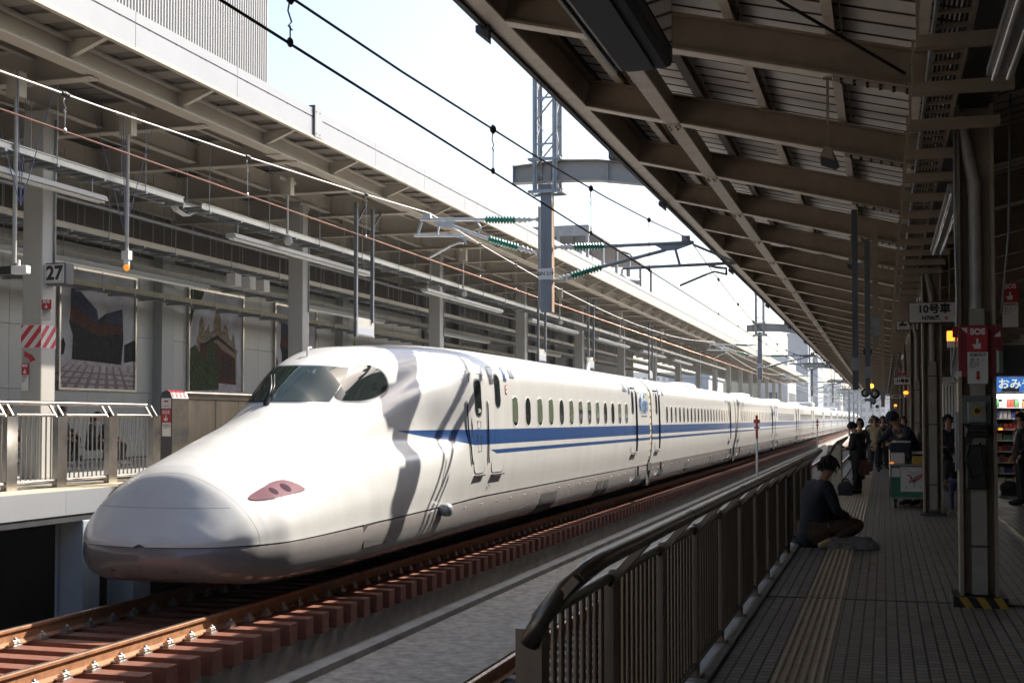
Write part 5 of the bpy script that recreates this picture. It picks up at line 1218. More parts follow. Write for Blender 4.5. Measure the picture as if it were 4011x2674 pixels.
def zat(P,y):
    for a,c in zip(P[:-1],P[1:]):
        if a[1]<=y<=c[1]: return a[2]+(c[2]-a[2])*(y-a[1])/(c[1]-a[1])
    return P[-1][2]
def hangers(X,P,zc,ys,ball,lab,m):
    for i,y in enumerate(ys):
        t=empty('dropper',(X,y,zc),'%s dropper from the camera linking the two wires %s'%(ORD[i] if i<20 else 'distant',lab),'dropper','droppers '+lab)
        h=zat(P,y)-zc; b=MB()
        if ball: b.ball((0,0,h),.042,.8,1,1); b.ball((0,0,h),.05,.3,1,1)
        else: b.ball((0,0,h),.035,1,1.4,1); b.ball((0,.05,h),.03); b.ball((0,-.05,h),.03)
        b.build('messenger_clamp',M['wire'],t); b=MB(); b.path([(0,0,h),(0,-.035,h-.10),(0,.02,h-.16),(0,-.03,h-.20),(0,.03,h-.21)],.006,5); b.tube((0,0,h-.19),(0,0,.03),.0055,5,cap=False); b.build('drop_wire',m,t); b=MB(); b.ball((0,0,.01),.028,.7,1.2,1.2); b.build('contact_clamp',m,t)
hangers(-9.25,ML,4.985,[8.4,12.88,17.38,22.0,29,32.1,37,41.6,46.3,51,55.8,60.4,65,69.5],False,'over the train track',M['steel_clip'])
hangers(-3.74,MR,4.07,[7.6,12.15,16.6,21.0,30.3,34.5,38.6,43,47.5,52,56.5,61,65.5],True,'over the near track',M['wire'])
# ============================================================ SMALL TRACKSIDE THINGS
for y,l,zt in((58.1,'red and white marker post standing on the walkway beside the train',1.85),(112,'smaller distant red marker post on the walkway beside the train',1.7)):
    t=empty('marker_post',(-5.5,y,-1.58),l,'marker post'); b=MB(); b.tube((0,0,0),(0,0,2.3),.05,10); b.build('white_post',M['white'],t); b=MB(); b.tube((0,0,2.3),(0,0,zt+1.45),.055,10); b.box(-.14,.14,-.03,.03,zt+1.15,zt+1.3); b.box(-.05,.05,-.04,.04,zt+1.02,zt+1.5); b.box(-.12,.12,-.03,.03,zt+.9,zt+.98); b.build('red_top',mat('faded_red',(.50,.06,.03),.6,var=.3,vs=10),t)
# ============================================================ PEOPLE
def skinmesh(name,joints,edges,mtl,parent,sub=1,extra=None):
    me=bpy.data.meshes.new(name); ks=list(joints); me.from_pydata([joints[k][0] for k in ks],[(ks.index(a),ks.index(b_)) for a,b_ in edges],[])
    o=bpy.data.objects.new(name,me); col.objects.link(o); o.modifiers.new('s','SKIN')
    for i,k in enumerate(ks):
        r=joints[k][1]; sv=me.skin_vertices[0].data[i]; sv.radius=(r,r) if not isinstance(r,tuple) else r; sv.use_root=(i==0)
    o.modifiers.new('u','SUBSURF').levels=sub
    dg=bpy.context.evaluated_depsgraph_get(); m2=bpy.data.meshes.new_from_object(o.evaluated_get(dg)); bpy.data.objects.remove(o); bpy.data.meshes.remove(me)
    b=MB(); b.add([tuple(v.co) for v in m2.vertices],[tuple(p.vertices) for p in m2.polygons],0,True); bpy.data.meshes.remove(m2)
    if extra: extra(b)
    return b.build(name,mtl,parent)
def lerp(a,b_,t): return tuple(x+(y-x)*t for x,y in zip(a,b_))
POSE={
'stand':dict(pelvis=(0,0,.93),chest=(0,.0,1.24),neck=(0,.0,1.43),head=(0,.02,1.60),hip=(.09,0,.89),knee=(.10,.03,.49),ankle=(.10,0,.09),toe=(.12,.16,.035),sh=(.175,0,1.38),elL=(-.24,-.03,1.11),wrL=(-.23,.10,.90),elR=(.24,-.03,1.11),wrR=(.23,.10,.90)),
'phone':dict(pelvis=(0,0,.93),chest=(0,.02,1.22),neck=(0,.06,1.40),head=(0,.15,1.53),hip=(.09,0,.89),knee=(.09,.02,.49),ankle=(.09,0,.09),toe=(.10,.16,.035),sh=(.165,.02,1.36),elL=(-.22,.0,1.08),wrL=(-.08,.26,1.03),elR=(.22,.0,1.08),wrR=(.08,.26,1.03)),
'lean':dict(pelvis=(0,-.12,.92),chest=(0,.10,1.20),neck=(0,.26,1.36),head=(0,.36,1.50),hip=(.09,-.1,.88),knee=(.10,-.06,.48),ankle=(.10,-.12,.09),toe=(.12,.04,.035),sh=(.18,.2,1.33),elL=(-.30,.34,1.16),wrL=(-.22,.56,1.10),elR=(.28,.36,1.12),wrR=(.18,.58,1.02)),
'walk':dict(pelvis=(0,0,.93),chest=(0,.02,1.24),neck=(0,.03,1.43),head=(0,.06,1.60),hip=(.09,0,.89),knee=(.10,.10,.50),ankle=(.10,.02,.10),toe=(.12,.18,.035),sh=(.175,.02,1.38),elL=(-.24,-.08,1.11),wrL=(-.22,-.02,.88),elR=(.24,.05,1.11),wrR=(.22,.20,.93)),
'bench':dict(pelvis=(0,0,.50),chest=(0,.04,.82),neck=(0,.10,1.0),head=(0,.16,1.15),hip=(.09,.03,.48),knee=(.14,.45,.50),ankle=(.13,.40,.09),toe=(.14,.56,.035),sh=(.175,.06,.96),elL=(-.22,.12,.70),wrL=(-.10,.36,.60),elR=(.22,.12,.70),wrR=(.10,.36,.60)),
}
def person(name_label,loc,rz_,pose,h=1.65,top='navy',legs='blackcloth',hair='short',shoe='blackcloth',bag=None,coatlen=0,group=None,mirror=False,P=None,inner=None,hatm=None,girth=1.0,fine=True):
    t=empty('person',loc,name_label,'person',group,R(rz_)); s=h/1.70
    P=dict(P or POSE[pose])
    def V(p): return tuple(c*s for c in p)
    def mir(p): return (-p[0],p[1],p[2])
    J={}
    def lr(k):
        if k+'L' in P: return P[k+'L'],P[k+'R']
        return mir(P[k]),P[k]
    pel,che,nec,hea=P['pelvis'],P['chest'],P['neck'],P['head']
    hd=Vector(hea)-Vector(nec); hd.normalize()
    chin=tuple(Vector(nec)+hd*.07); crown=tuple(Vector(hea)+hd*.075)
    J['pelvis']=(V(pel),.092*s*girth);J['belly']=(V(lerp(pel,che,.5)),.09*s*girth);J['chest']=(V(che),(.125*s*girth));J['neckb']=(V(nec),.052*s);J['chin']=(V(chin),.055*s);J['head']=(V(hea),.084*s);J['crown']=(V(crown),.055*s)
    E=[('pelvis','belly'),('belly','chest'),('chest','neckb'),('neckb','chin'),('chin','head'),('head','crown')]
    hips=lr('hip');kn=lr('knee');an=lr('ankle');to=lr('toe');sh=lr('sh');el=lr('el');wr=lr('wr')
    hands=[]
    for i,sd_ in enumerate('LR'):
        J['hip'+sd_]=(V(hips[i]),.085*s*girth);J['thigh'+sd_]=(V(lerp(hips[i],kn[i],.4)),.078*s*girth);J['knee'+sd_]=(V(kn[i]),.055*s);J['calf'+sd_]=(V(lerp(kn[i],an[i],.35)),.052*s);J['ankle'+sd_]=(V(an[i]),.037*s);J['toe'+sd_]=(V(to[i]),.03*s)
        E+=[('pelvis','hip'+sd_),('hip'+sd_,'thigh'+sd_),('thigh'+sd_,'knee'+sd_),('knee'+sd_,'calf'+sd_),('calf'+sd_,'ankle'+sd_),('ankle'+sd_,'toe'+sd_)]
        d=Vector(wr[i])-Vector(el[i]); d.normalize(); palm=tuple(Vector(wr[i])+d*.06)
        J['sh'+sd_]=(V(sh[i]),.056*s);J['el'+sd_]=(V(el[i]),.04*s);J['wr'+sd_]=(V(wr[i]),.027*s);J['palm'+sd_]=(V(palm),.034*s)
        E+=[('chest','sh'+sd_),('sh'+sd_,'el'+sd_),('el'+sd_,'wr'+sd_),('wr'+sd_,'palm'+sd_)]; hands.append((V(palm),d))
    def fingers(b):
        for p,d in hands:
            p=Vector(p);a=d.cross(Vector((0,0,1))); a=a.normalized() if a.length>.1 else Vector((1,0,0)); c=d.cross(a).normalized()
            if c.z>0:c=-c
            for j,L in enumerate((.062,.07,.066,.052)):
                q0=p+a*((j-1.5)*.019*s)+d*.02*s; q1=q0+d*L*.55*s; q2=q1+(d*.6+c*.7).normalized()*L*.5*s
                b.path([q0,q1,q2],[.0105*s,.0095*s,.0075*s],6)
            q0=p+a*.028*s; q1=q0+(a*.7+d*.6).normalized()*.035*s; b.path([q0-d*.02*s,q1,q1+d*.025*s],[.012*s,.011*s,.008*s],6)
        hp=Vector(V(hea)); f=Vector((0,1,0)); f=(f-hd*f.dot(hd)).normalized()
        b.path([hp+f*.082*s+hd*.01*s,hp+f*.106*s-hd*.02*s,hp+f*.085*s-hd*.03*s],[.008*s,.013*s,.008*s],6)
        for sx in(-1,1): b.ball(tuple(hp+Vector((sx*.086*s,-.005,0))),.022*s,.4,.7,1,n=6,k=5)
    skinmesh('body',J,E,M['skin'],t,1,fingers)
    hp=Vector(V(hea)); f=Vector((0,1,0)); f=(f-hd*f.dot(hd)).normalized()
    b=MB()
    for sx in(-1,1): b.ball(tuple(hp+f*.083*s+Vector((sx*.031*s,0,0))+hd*.012*s),.010*s,1.3,.5,.7,n=6,k=5); b.bar(hp+f*.088*s+Vector((sx*.018*s,0,0))+hd*.034*s,hp+f*.084*s+Vector((sx*.046*s,0,0))+hd*.032*s,.006*s,.006*s)
    b.bar(hp+f*.088*s+Vector((-.02*s,0,0))-hd*.055*s,hp+f*.088*s+Vector((.02*s,0,0))-hd*.055*s,.006*s,.008*s); b.build('face_features',M['hair'],t)
    # jacket
    K={};k=1.13
    for q in('pelvis','belly','chest'): K[q]=(J[q][0],J[q][1]*(k if q=='chest' else 1.5)+.008)
    K['collar']=(V(lerp(che,nec,.72)),.068*s); F=[('pelvis','belly'),('belly','chest'),('chest','collar')]
    if coatlen: K['hem']=(V((pel[0],pel[1],pel[2]-coatlen)),.135*s*girth); F.append(('pelvis','hem'))
    for sd_ in'LR':
        K['sh'+sd_]=(J['sh'+sd_][0],.072*s*girth);K['el'+sd_]=(J['el'+sd_][0],.055*s);K['wr'+sd_]=(lerp(J['el'+sd_][0],J['wr'+sd_][0],.93),.041*s); F+=[('chest','sh'+sd_),('sh'+sd_,'el'+sd_),('el'+sd_,'wr'+sd_)]
    skinmesh('jacket',K,F,M[top],t)
    K={};F=[]
    K['pelvis']=(J['pelvis'][0],J['pelvis'][1]*1.24)
    for sd_ in'LR':
        for q,m_ in(('hip',1.32),('thigh',1.28),('knee',1.3),('calf',1.25)): K[q+sd_]=(J[q+sd_][0],J[q+sd_][1]*m_)
        K['ankle'+sd_]=(lerp(J['calf'+sd_][0],J['ankle'+sd_][0],.97),.060*s); F+=[('pelvis','hip'+sd_),('hip'+sd_,'thigh'+sd_),('thigh'+sd_,'knee'+sd_),('knee'+sd_,'calf'+sd_),('calf'+sd_,'ankle'+sd_)]
    skinmesh('trousers',K,F,M[legs],t)
    for i in range(2):
        a=Vector(V(an[i]));c=Vector(V(to[i])); b=MB(); d=(c-a).normalized(); b.path([a-d*.04*s-Vector((0,0,.03*s)),a+Vector((0,0,-.02*s)),lerp(a,c,.6),c+d*.05*s],[.035*s,.052*s,.05*s,.03*s],8); b.build('shoe',M[shoe],t)
    # hair
    b=MB(); c=hp+hd*.028*s-f*.018*s; b.ball(tuple(c),.096*s,.95,1.03,1.02,n=16,k=11)
    hr_=random.Random(int(abs(loc[0]*100+loc[1]*37))); b.v=[tuple(c+(Vector(p)-c)*hr_.uniform(.93,1.09)) for p in b.v]; vs=b.v[:]; nf=[]
    for fi in b.f:
        cc=sum((Vector(vs[i]) for i in fi),Vector())/len(fi)-hp
        if cc.dot(f)>.03*s and cc.dot(hd)<.05*s: continue
        if hair=='short' and cc.dot(hd)<-.045*s: continue
        nf.append(fi)
    b.f=nf;b.m=b.m[:len(nf)];b.sm=b.sm[:len(nf)]
    if hair=='long':
        b.path([hp-f*.05*s+hd*.03*s,hp-f*.085*s-hd*.07*s,hp-f*.08*s-hd*.17*s],[.08*s,.085*s,.05*s],10)
        for sx in(-1,1): b.path([hp+Vector((sx*.07*s,0,0))+hd*.02*s,hp+Vector((sx*.085*s,.01,0))-hd*.09*s],[.035*s,.028*s],8)
    if loc[1]<31 and loc[0]>-3 and not hatm:
        for q_ in range(150):
            a_=hr_.uniform(0,6.283); e_=hr_.uniform(-.35,1.5); dd=Vector((math.cos(e_)*math.cos(a_),math.cos(e_)*math.sin(a_),math.sin(e_))); 
            if dd.dot(f)>.45 and dd.dot(hd)<.45: continue
            p_=hp+hd*.02*s-f*.015*s+dd*.088*s; tg=(dd*.35-hd*.9+Vector((hr_.uniform(-.5,.5),hr_.uniform(-.5,.5),hr_.uniform(-.2,.5)))).normalized()
            b.path([p_,p_+tg*.03*s+dd*.008*s,p_+tg*.058*s],[.014*s,.011*s,.002*s],4)
    b.build('hair',M['hair'],t)
    if hatm:
        b=MB(); b.ball(tuple(hp+hd*.035*s-f*.01*s),.112*s,1,1.05,.95,n=14,k=8); b.f=[fi for fi in b.f if (sum((Vector(b.v[i]) for i in fi),Vector())/len(fi)-hp).dot(hd)>.02*s]; b.m=b.m[:len(b.f)];b.sm=b.sm[:len(b.f)]
        b.bar(hp+hd*.045*s+f*.08*s,hp+hd*.035*s+f*.19*s,.13*s,.012*s); b.build('cap',M[hatm],t)
    if inner:
        b=MB(); c0=Vector(V(lerp(che,nec,.95)));c1=Vector(V(lerp(pel,che,.6))); ff=Vector((0,1,0)); b.add([c0+ff*.06*s+Vector((-.05*s,0,0)),c0+ff*.06*s+Vector((.05*s,0,0)),c1+ff*.145*s+Vector((.02*s,0,0)),c1+ff*.145*s+Vector((-.02*s,0,0)),c0*.5+c1*.5+ff*.16*s],[(0,1,4),(1,2,4),(2,3,4),(3,0,4)]); b.path([c0+Vector((-.06*s,.0,.0)),c0+Vector((0,.055*s,-.02)),c0+Vector((.06*s,0,.0)),c0+Vector((0,-.06*s,.02)),c0+Vector((-.06*s,0,0))],.018*s,6); b.build('shirt',M[inner],t)
    return t
M['cream']=mat('white_shirt',(.6,.58,.56),.8)
M['stripe']=mat('striped_jersey',(.45,.44,.42),.9)
n_=M['stripe'].node_tree; wv=n_.nodes.new('ShaderNodeTexWave'); wv.bands_direction='Z'; wv.inputs['Scale'].default_value=5.5; g_=n_.nodes.new('ShaderNodeNewGeometry'); n_.links.new(g_.outputs['Position'],wv.inputs['Vector']); mx_=n_.nodes.new('ShaderNodeMix'); mx_.data_type='RGBA'; n_.links.new(wv.outputs['Fac'],mx_.inputs[0]); mx_.inputs[6].default_value=(.05,.05,.06,1); mx_.inputs[7].default_value=(.55,.54,.52,1); n_.links.new(mx_.outputs[2],n_.nodes['Principled BSDF'].inputs['Base Color'])
# seated man in the foreground: sits on the paving, knees folded towards +x, looking down
PS=dict(pelvis=(0,0,.15),chest=(0,.07,.50),neck=(0,.14,.70),head=(0,.22,.84),hipL=(-.10,.02,.14),hipR=(.10,.02,.14),kneeL=(-.22,.46,.30),kneeR=(.18,.50,.24),ankleL=(.10,.34,.10),ankleR=(.27,.14,.07),toeL=(.22,.32,.06),toeR=(.33,-.02,.045),shL=(-.19,.10,.64),shR=(.19,.10,.64),elL=(-.25,.16,.38),elR=(.25,.18,.38),wrL=(-.11,.38,.33),wrR=(.12,.38,.31))
person('man in dark jacket and brown trousers sitting on the paving by the railing, head bowed',(-.90,16.6,.0),-62,'x',2.0,'navy','brown','short','tanshoe',inner='cream',P=PS,girth=1.15,coatlen=.05)
b=MB(); random.seed(3); vs=[];N=14
for i in range(N):
    for j in range(N):
        u=i/(N-1)-.5;v=j/(N-1)-.5; r=max(0,1-(2*abs(u))**4)*max(0,1-(2*abs(v))**4); vs.append((u*.72+random.uniform(-.01,.01),v*.5,.01+.13*r+random.uniform(-.02,.02)*r))
b.add(vs,[(i*N+j,(i+1)*N+j,(i+1)*N+j+1,i*N+j+1) for i in range(N-1) for j in range(N-1)],0,True)
tag(b.build('plastic_bag',M['bagmat'],None,(-.42,16.45,0)),'crumpled dark plastic bag on the paving under the seated man','bag')
def bagobj(loc,label,w_=.3,d=.2,h=.3,m='blackcloth',name='bag',rz_=0):
    b=MB(); b.ball((0,0,h*.48),1,w_/2,d/2,h*.5,n=14,k=8); b.box(-w_*.42,w_*.42,-d*.4,d*.4,0,h*.7)
    b.path([(-w_*.22,0,h*.85),(-w_*.15,0,h*1.15),(w_*.15,0,h*1.15),(w_*.22,0,h*.85)],.012,6)
    o=b.build(name,M[m],None,loc,bevel=.02); o.rotation_euler[2]=R(rz_); tag(o,label,'bag'); return o
pw=person('short-haired woman in a long black coat standing by the railing, looking down at her phone',(-.55,28.1,0),62,'phone',1.58,'blackcloth','blackcloth','short',coatlen=.12,inner='greycloth',girth=1.08)
b=MB(); b.box(-.035,.035,-.006,.006,-.06,.06); o=b.build('mobile_phone',M['black'],None,(-.83,28.24,.98)); o.rotation_euler=(R(-50),0,R(62)); tag(o,'dark mobile phone held in both hands by the woman at the railing','phone')
bagobj((-.80,27.75,0),'rounded black bag on the floor at the feet of the woman with the phone',.34,.24,.30)
bagobj((-.42,28.0,.42),'patterned bag hanging at the side of the woman with the phone',.26,.12,.34,'p_red')
person('person in a yellow scarf and dark jacket standing behind the woman with the phone',(-.62,35,0),150,'stand',1.60,'blackcloth','blackcloth','long',inner='yellow')
person('person in a beige coat with a dark shoulder bag walking up the platform',(-.28,40.5,0),175,'walk',1.66,'beige','blackcloth','long',coatlen=.1)
person('person with reddish hair in a dark jacket beside the beige coat',(-.05,42.5,0),200,'stand',1.68,'blackcloth','blackcloth','short')
person('person in a black suit seen from behind at the middle of the waiting group',(.30,41,0),10,'stand',1.72,'blackcloth','blackcloth','short',inner='cream',girth=1.2)
person('small distant person in a grey top left of the black suit',(.10,50,0),170,'stand',1.62,'greycloth','blackcloth','long')
person('small distant person in dark clothes beside the canopy column row',(.62,48,0),180,'stand',1.60,'navy','denim','short')
person('distant person in white behind the waiting group',(-.02,56,0),180,'stand',1.66,'cream','navy','short')
person('bearded vendor in a dark cap leaning over the cart',(.42,24.9,0),135,'lean',1.82,'navy','blackcloth','short',hatm='navy',girth=1.15)
person('dark-haired person standing behind the vendor, half hidden by the column',(.86,27,0),150,'stand',1.66,'blackcloth','blackcloth','long')
person('person in a dark hat and striped top standing beyond the second column',(1.53,34,0),-120,'stand',1.60,'stripe','blackcloth','long',hatm='blackcloth')
person('child in a black coat and blue trousers behind the nearest column',(1.14,22.8,0),160,'stand',1.05,'blackcloth','denim','long',shoe='cream')
person('man in a black suit with a white collar at the right edge, facing the kiosk',(2.46,25.6,0),100,'stand',1.70,'blackcloth','blackcloth','short',inner='cream',girth=1.15)
for (x,y,a,h,tp,lg,hr,lb) in ((-.35,44,170,1.7,'blackcloth','blackcloth','short','tall distant person in black left of the beige coat'),(-.22,47,190,1.6,'navy','denim','long','distant person in navy jacket and jeans behind the beige coat'),(.18,45,150,1.68,'blackcloth','blackcloth','long','distant long-haired person in black right of the black suit'),(.45,52,180,1.7,'navy','blackcloth','short','far person in navy near the row of columns'),(-.30,60,180,1.65,'greycloth','navy','short','tiny far person in grey at the end of the waiting queue'),(.25,66,180,1.7,'blackcloth','navy','short','tiny far person in black beyond the waiting queue'),(-.5,52,170,1.6,'p_red','blackcloth','long','far person in a dark red top near the platform edge'),(1.35,30,-150,1.68,'navy','blackcloth','short','person in navy standing between the nearest and second columns'),(.52,38,170,1.66,'blackcloth','denim','long','long-haired person in black and jeans beside the waiting group')):
    person(lb,(x,y,0),a,'walk' if y%2 else 'stand',h,tp,lg,hr)
bagobj((2.50,28.6,0),'large black bag on the floor in front of the kiosk shelves',.40,.26,.32)
bagobj((.93,11.9+8.9,.75),'small black shoulder bag behind the second column',.12,.1,.2)
for i,(x,y,l,hr) in enumerate(((-17.9,22.9,'person seated on the left platform with head just left of the striped column','short'),(-17.6,24.3,'person seated behind the left railing with short dark hair, right of the striped column','short'),(-17.9,24.75,'person seated at the back of the left platform beneath the first poster, highest head','short'),(-16.9,24.6,'person in black seated in front behind the left railing, leaning forward','long'),(-16.9,25.1,'rightmost black-clad person seated behind the left railing','long'))):
    person(l,(x,y,.56+(.12 if i in(0,2) else 0)),-95+i*5,'bench',1.75 if i<3 else 1.6,'blackcloth','blackcloth',hr,shoe='cream',inner='greycloth' if i in(1,3) else None)
for i,(y,l) in enumerate(((22.7,'grey bench seats at the back of the left platform, left of the striped column'),(24.6,'grey bench seats under the seated group on the left platform'))):
    t=empty('bench',(-17.6,y-.6,.56),l,'bench','platform benches'); b=MB()
    for k in range(3): b.box(-.45,.1,.05+k*.5,.47+k*.5,.38,.42)
    b.build('seat',M['greyplastic'],t,bevel=.01); b=MB()
    for k in range(3): b.box(-.5,-.45,.05+k*.5,.47+k*.5,.42,.8)
    b.build('backrest',M['greyplastic'],t,bevel=.01)
    for yy in(.2,1.3):
        b=MB(); b.box(-.2,-.15,yy-.02,yy+.02,0,.38); b.build('leg',M['galv'],t)
# ============================================================ CART
t=empty('vendor_cart',(.40,24.0,0),'vendor cart with a white front panel bearing a red heart-shaped ribbon drawing and green trim','cart')
b=MB(); b.box(-.29,.30,-.0,.65,.20,.72,0); b.build('cart_body',M['cartgreen'],t)
b=MB(); b.box(-.13,.31,-.012,-.002,.30,.74); b.build('front_panel',M['carton'],t)
b=MB(); b.box(-.285,-.14,-.012,-.002,.56,.72); b.build('upper_panel',M['carton'],t)
b=MB(); pts=[(.02,.60),(.06,.55),(.02,.47),(.12,.50),(.22,.56),(.25,.62),(.20,.60),(.12,.55),(.08,.50),(.10,.46)]
b.path([(x,-.018,z) for x,z in pts],.012,5); b.path([(-.03,-.018,.60),(.04,-.018,.585)],.008,5); b.build('red_ribbon_mark',M['red'],t)
b=MB(); b.path([(-.05,-.016,.735),(.0,-.016,.66),(.1,-.016,.62),(.22,-.016,.66),(.27,-.016,.735)],.004,4); b.path([(.10,-.016,.46),(.10,-.016,.36)],.004,4); b.path([(-.05,-.016,.36),(-.02,-.016,.39)],.006,4); b.path([(.2,-.016,.36),(.22,-.016,.40)],.006,4); b.build('line_mark',M['inkgrey'],t)
b=MB(); b.box(-.33,.33,-.04,.7,.17,.20); b.path([(-.31,-.03,.2),(-.31,-.03,1.02),(-.31,.68,1.02),(-.31,.68,.2)],.014,6); b.path([(.32,-.03,.2),(.32,-.03,.95)],.014,6); b.box(-.33,.33,-.04,.7,.76,.79); b.build('frame',M['stainless'],t)
for x in(-.22,.24):
    for y in(.05,.6):
        b=MB(); b.tube((x-.02,y,.08),(x+.02,y,.08),.08,14); b.box(x-.03,x+.03,y-.03,y+.03,.1,.17); b.build('wheel',M['rubber'],t)
def goods(n,loc,dim,m,label,cat='box',group=None,rz_=0):
    b=MB(); x,y,z=dim; b.box(-x/2,x/2,-y/2,y/2,0,z); o=b.build(n,M[m] if isinstance(m,str) else m,None,loc,bevel=min(dim)*.12); o.rotation_euler[2]=R(rz_); tag(o,label,cat,group); return o
goods('cardboard_box',(.22,24.25,.79),(.26,.3,.20),'cream','white boxed goods on the left end of the vendor cart')
goods('storage_crate',(.27,24.4,.995),(.36,.4,.17),'navy','dark blue crate stacked on the vendor cart')
goods('paper_stack',(.29,24.35,1.17),(.28,.25,.035),'cream','pile of white papers on the blue crate','papers',rz_=12)
goods('lunch_tray',(.60,24.2,.79),(.24,.3,.14),'yellow','yellow and green tray of goods on the right end of the cart','tray')
goods('small_sign',(.12,23.96,.80),(.07,.02,.025),'orange_off','tiny orange and green label on the cart edge','label')
goods('white_carton',(.60,24.5,.96),(.22,.2,.05),'cream','flat white carton beside the vendor hands on the cart')
# ============================================================ KIOSK + RIGHT BACKGROUND
t=empty('kiosk',(2.9,37,0),'platform kiosk with a blue sign and bright shelves of goods at the right edge','kiosk')
b=MB(); b.box(-.12,3.2,.9,2.4,0,3.6); b.box(-.12,-.02,-.0,.9,0,3.6); b.box(-.12,3.2,-.05,.9,2.75,3.6); b.build('kiosk_body',M['darkgrey'],t)
b=MB(); b.box(-.06,1.6,-.10,-.05,2.33,2.73); b.build('shop_sign',M['blue'],t)
tmesh('おみやげ',.30,(.66,-.112,2.53),FX,FZ,mat('sign_letters',(.8,.82,.70),.5,emit=(.8,.85,.7,.35)),t,'lettering',bold=.006)
b=MB(); b.box(.16,.6,-.108,-.102,2.33,2.46); b.build('sign_patch',mat('pale_blue_patch',(.35,.42,.6),.5),t)
SH=[.12,.42,.72,1.02,1.32,1.62,1.92]
for z in SH:
    b=MB(); b.box(-.02,1.4,.35,.88,z-.03,z); b.build('shelf',M['white'],t)
b=MB(); b.box(-.02,1.4,.2,.26,2.16,2.2); b.box(-.02,1.4,.24,.3,2.24,2.26); b.build('light_rail',mat('lit_shelf_tube',(.8,.8,.8),.3,emit=(1,.95,.85,6)),t)
b=MB(); b.box(.0,.9,-.04,.0,2.85,3.5); b.build('window',M['wglass'],t); b=MB(); b.tube((.12,-.08,2.85),(.12,-.08,3.5),.09,12); b.build('column_trim',mat('pale_green_column',(.25,.36,.32),.4),t)
gc=[mat('goods_red',(.5,.08,.06),.5),mat('goods_orange',(.6,.24,.07),.5),mat('goods_white',(.65,.62,.58),.5),mat('goods_blue',(.08,.12,.35),.5),mat('goods_green',(.1,.26,.12),.5),mat('goods_pink',(.5,.16,.24),.5)]
gl=['red','orange','white','blue','green','pink']
random.seed(11)
SN=['lowest','second lowest','third lowest','middle','third highest','second highest','topmost']
for zi,z in enumerate(SH):
    x=2.92;qn=0
    while x<3.75:
        w_=random.uniform(.07,.13);c=random.choices(range(6),[3,3,4,1.5,1.2,1.5])[0]
        goods('packet',(x+w_/2,37.42+random.uniform(0,.06),z+.001),(w_,.12,random.uniform(.12,.23)),gc[c],'%s packet, %s from the left on the %s kiosk shelf'%(gl[c],ORD[qn],SN[zi]),'packet','goods on the kiosk shelves'); x+=w_+.012; qn+=1
goods('sale_light',(3.02,36.95,1.30),(.10,.06,.05),'orange','glowing orange price light at the kiosk counter','light')
t=empty('folding_shutter',(1.65,40,0),'pale vertical-slatted shutter beyond the second column','shutter'); b=MB()
for i in range(7): b.tube((.04+i*.085,0,0),(.04+i*.085,0,2.6),.034,8)
b.box(0,.6,.05,.1,0,2.65); b.build('slats',M['white'],t); b=MB(); b.box(-.1,.7,-.05,.2,2.65,3.0); b.build('header',M['darkgrey'],t)
t=empty('stairwell_block',(1.0,62,0),'dark enclosed stairwell block in the middle of the right platform','building'); b=MB(); b.box(.0,3.2,0,40,0,3.4); b.build('wall',M['beam'],t); b=MB(); b.box(-.02,.0,1,39,1.0,2.4); b.build('window',M['glass'],t)
t=empty('station_wall',(6.2,0,0),'grey wall added beyond the right platform to shut out side light','wall'); b=MB(); b.box(0,.3,-44,170,-1.8,6); b.build('wall_panel',M['concrete_dark'],t)  # added wall, blocks sky light from the right so the floor stays dark
t=empty('rear_light_block',(-30,-50,-1.8),'unseen dark block added behind the camera to darken reflections','building'); b=MB(); b.box(0,60,0,5,0,16); b.build('wall',M['bldg2'],t)  # added out of view so steel and glass reflect something dark
for (y,z) in((13.2,0),):
    b=MB(); b.bar((1.9,13.2,2.0),(3.2,13.9,4.6),.05,.12); b.bar((1.55,12.6,3.9),(4.6,14.4,3.9),.05,.06); tag(b.build('diagonal_brace',M['beam'],None),'brown diagonal steel brace at the right edge behind the nearest column','brace')
# ============================================================ DISTANT CITY
def bldg(x,y,w_,d,h,m,label,win=True,name='building'):
    t=empty(name,(x,y,-1.8),label,'building','distant buildings at the end of the tracks'); b=MB(); b.box(-w_/2,w_/2,0,d,0,h); b.box(-w_/2-.2,w_/2+.2,-.2,d+.2,h,h+.6); b.build('wall',M[m],t)
    if win:
        b=MB(); z=3.
        while z<h-2:
            xx=-w_/2+1
            while xx<w_/2-1.6: b.box(xx,xx+1.5,-.06,-.01,z,z+1.5); xx+=2.7
            yy=1.5
            while yy<d-2: b.box(w_/2+.01,w_/2+.06,yy,yy+1.6,z,z+1.5); yy+=3
            z+=3.2
        tag(b.build('window_rows',M['bwin'],t),kind='stuff')
bldg(-19,300,4.6,20,22.5,'bldg2','narrow dark grey tower beside the third overhead mast',False)
bldg(-22.5,330,13,30,19,'bldg2','dark grey gabled building left of the third overhead mast',False)
bldg(-17,210,4.2,20,13,'bldg','pale blue-white office block rising above the far end of the train')
bldg(-23.5,215,7,30,11,'bldg3','cream building behind the far left canopy posts')
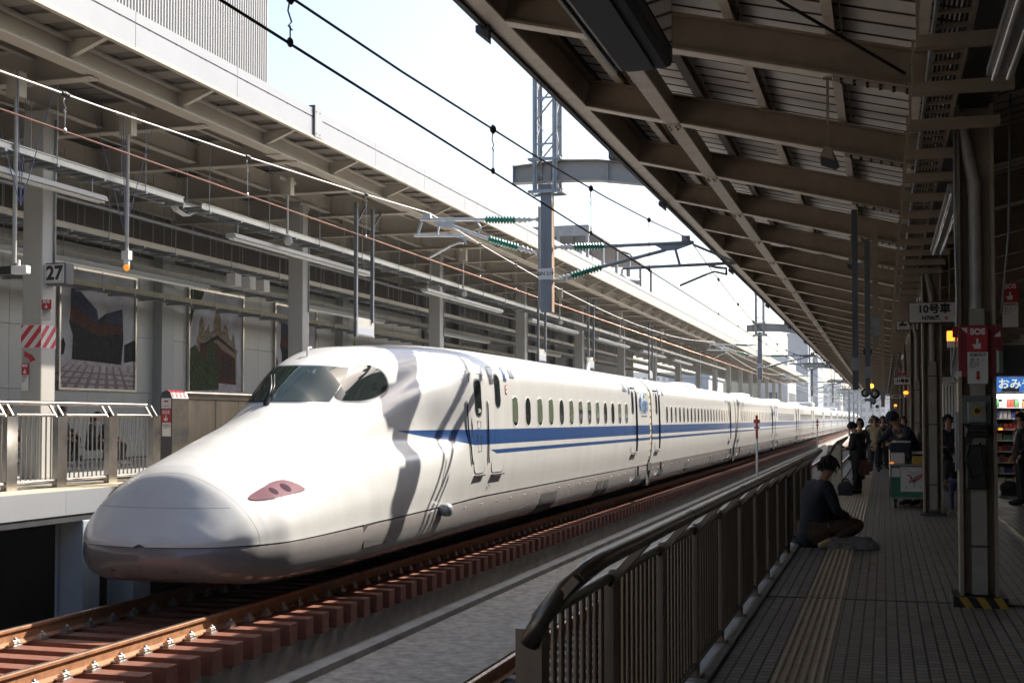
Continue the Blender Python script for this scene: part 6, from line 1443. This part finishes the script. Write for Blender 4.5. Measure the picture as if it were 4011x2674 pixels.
bldg(-28,190,6,18,9.5,'bldg','low white building behind the dark rear posts')
for i,(x,y,w_,h,m) in enumerate(((-34,460,20,16,'bldg'),(-8,520,14,13,'bldg2'),(4,560,18,11,'bldg'),(14,470,9,17,'bldg'),(-2,700,14,22,'bldg'),(16,640,16,19,'bldg2'),(28,600,18,24,'bldg'),(-16,800,16,20,'bldg2'),(-60,500,26,18,'bldg2'),(-95,520,30,22,'bldg'),(40,760,22,28,'bldg'),(9,380,6,8,'bldg'),(-26,600,14,19,'bldg'),(3,900,22,26,'bldg2'),(-130,480,34,26,'bldg3'))):
    bldg(x,y,w_,18,h,m,'%s hazy block of the distant skyline, counted outward from the train'%ORD[i])
# trackside clutter in the distance
for i,(x,y) in enumerate(((-12.5,235),(-2,240),(3,250),(-14,270),(5,285),(-1,300),(7,330),(-12,340))):
    t=empty('line_mast',(x,y,-1.8),'%s slender mast among the distant overhead lines'%ORD[i],'mast','distant slender masts'); b=MB(); b.box(-.13,.13,-.13,.13,0,8.5+i%3); b.build('post',M['galv'],t); b=MB(); b.bar((0,0,7.4),(3.2*(1 if i%2 else -1),0,7.9),.08,.1); b.bar((0,0,6.2),(3.0*(1 if i%2 else -1),0,7.6),.06,.08); b.build('bracket_arm',M['galv'],t)
for i in range(5): wire([(-14+i*4.5,210,6.2+i*.3),(-10+i*3.4,420,6.0+i*.2)],.03,M['wire'],'%s distant overhead wire beyond the platforms'%ORD[i])
# ============================================================ HAZE
b=MB(); b.box(-190,70,-60,1100,-3,46); h_=b.build('haze',mat('haze_surface',(1,1,1))); tag(h_,kind='stuff')
hm=bpy.data.materials.new('haze_air'); hm.use_nodes=True; hn=hm.node_tree; hn.nodes.remove(hn.nodes['Principled BSDF']); pv=hn.nodes.new('ShaderNodeVolumePrincipled'); pv.inputs['Color'].default_value=(.93,.96,1,1); pv.inputs['Density'].default_value=.00045; pv.inputs['Anisotropy'].default_value=.3
hn.links.new(pv.outputs[0],hn.nodes['Material Output'].inputs['Volume']); h_.data.materials[0]=hm
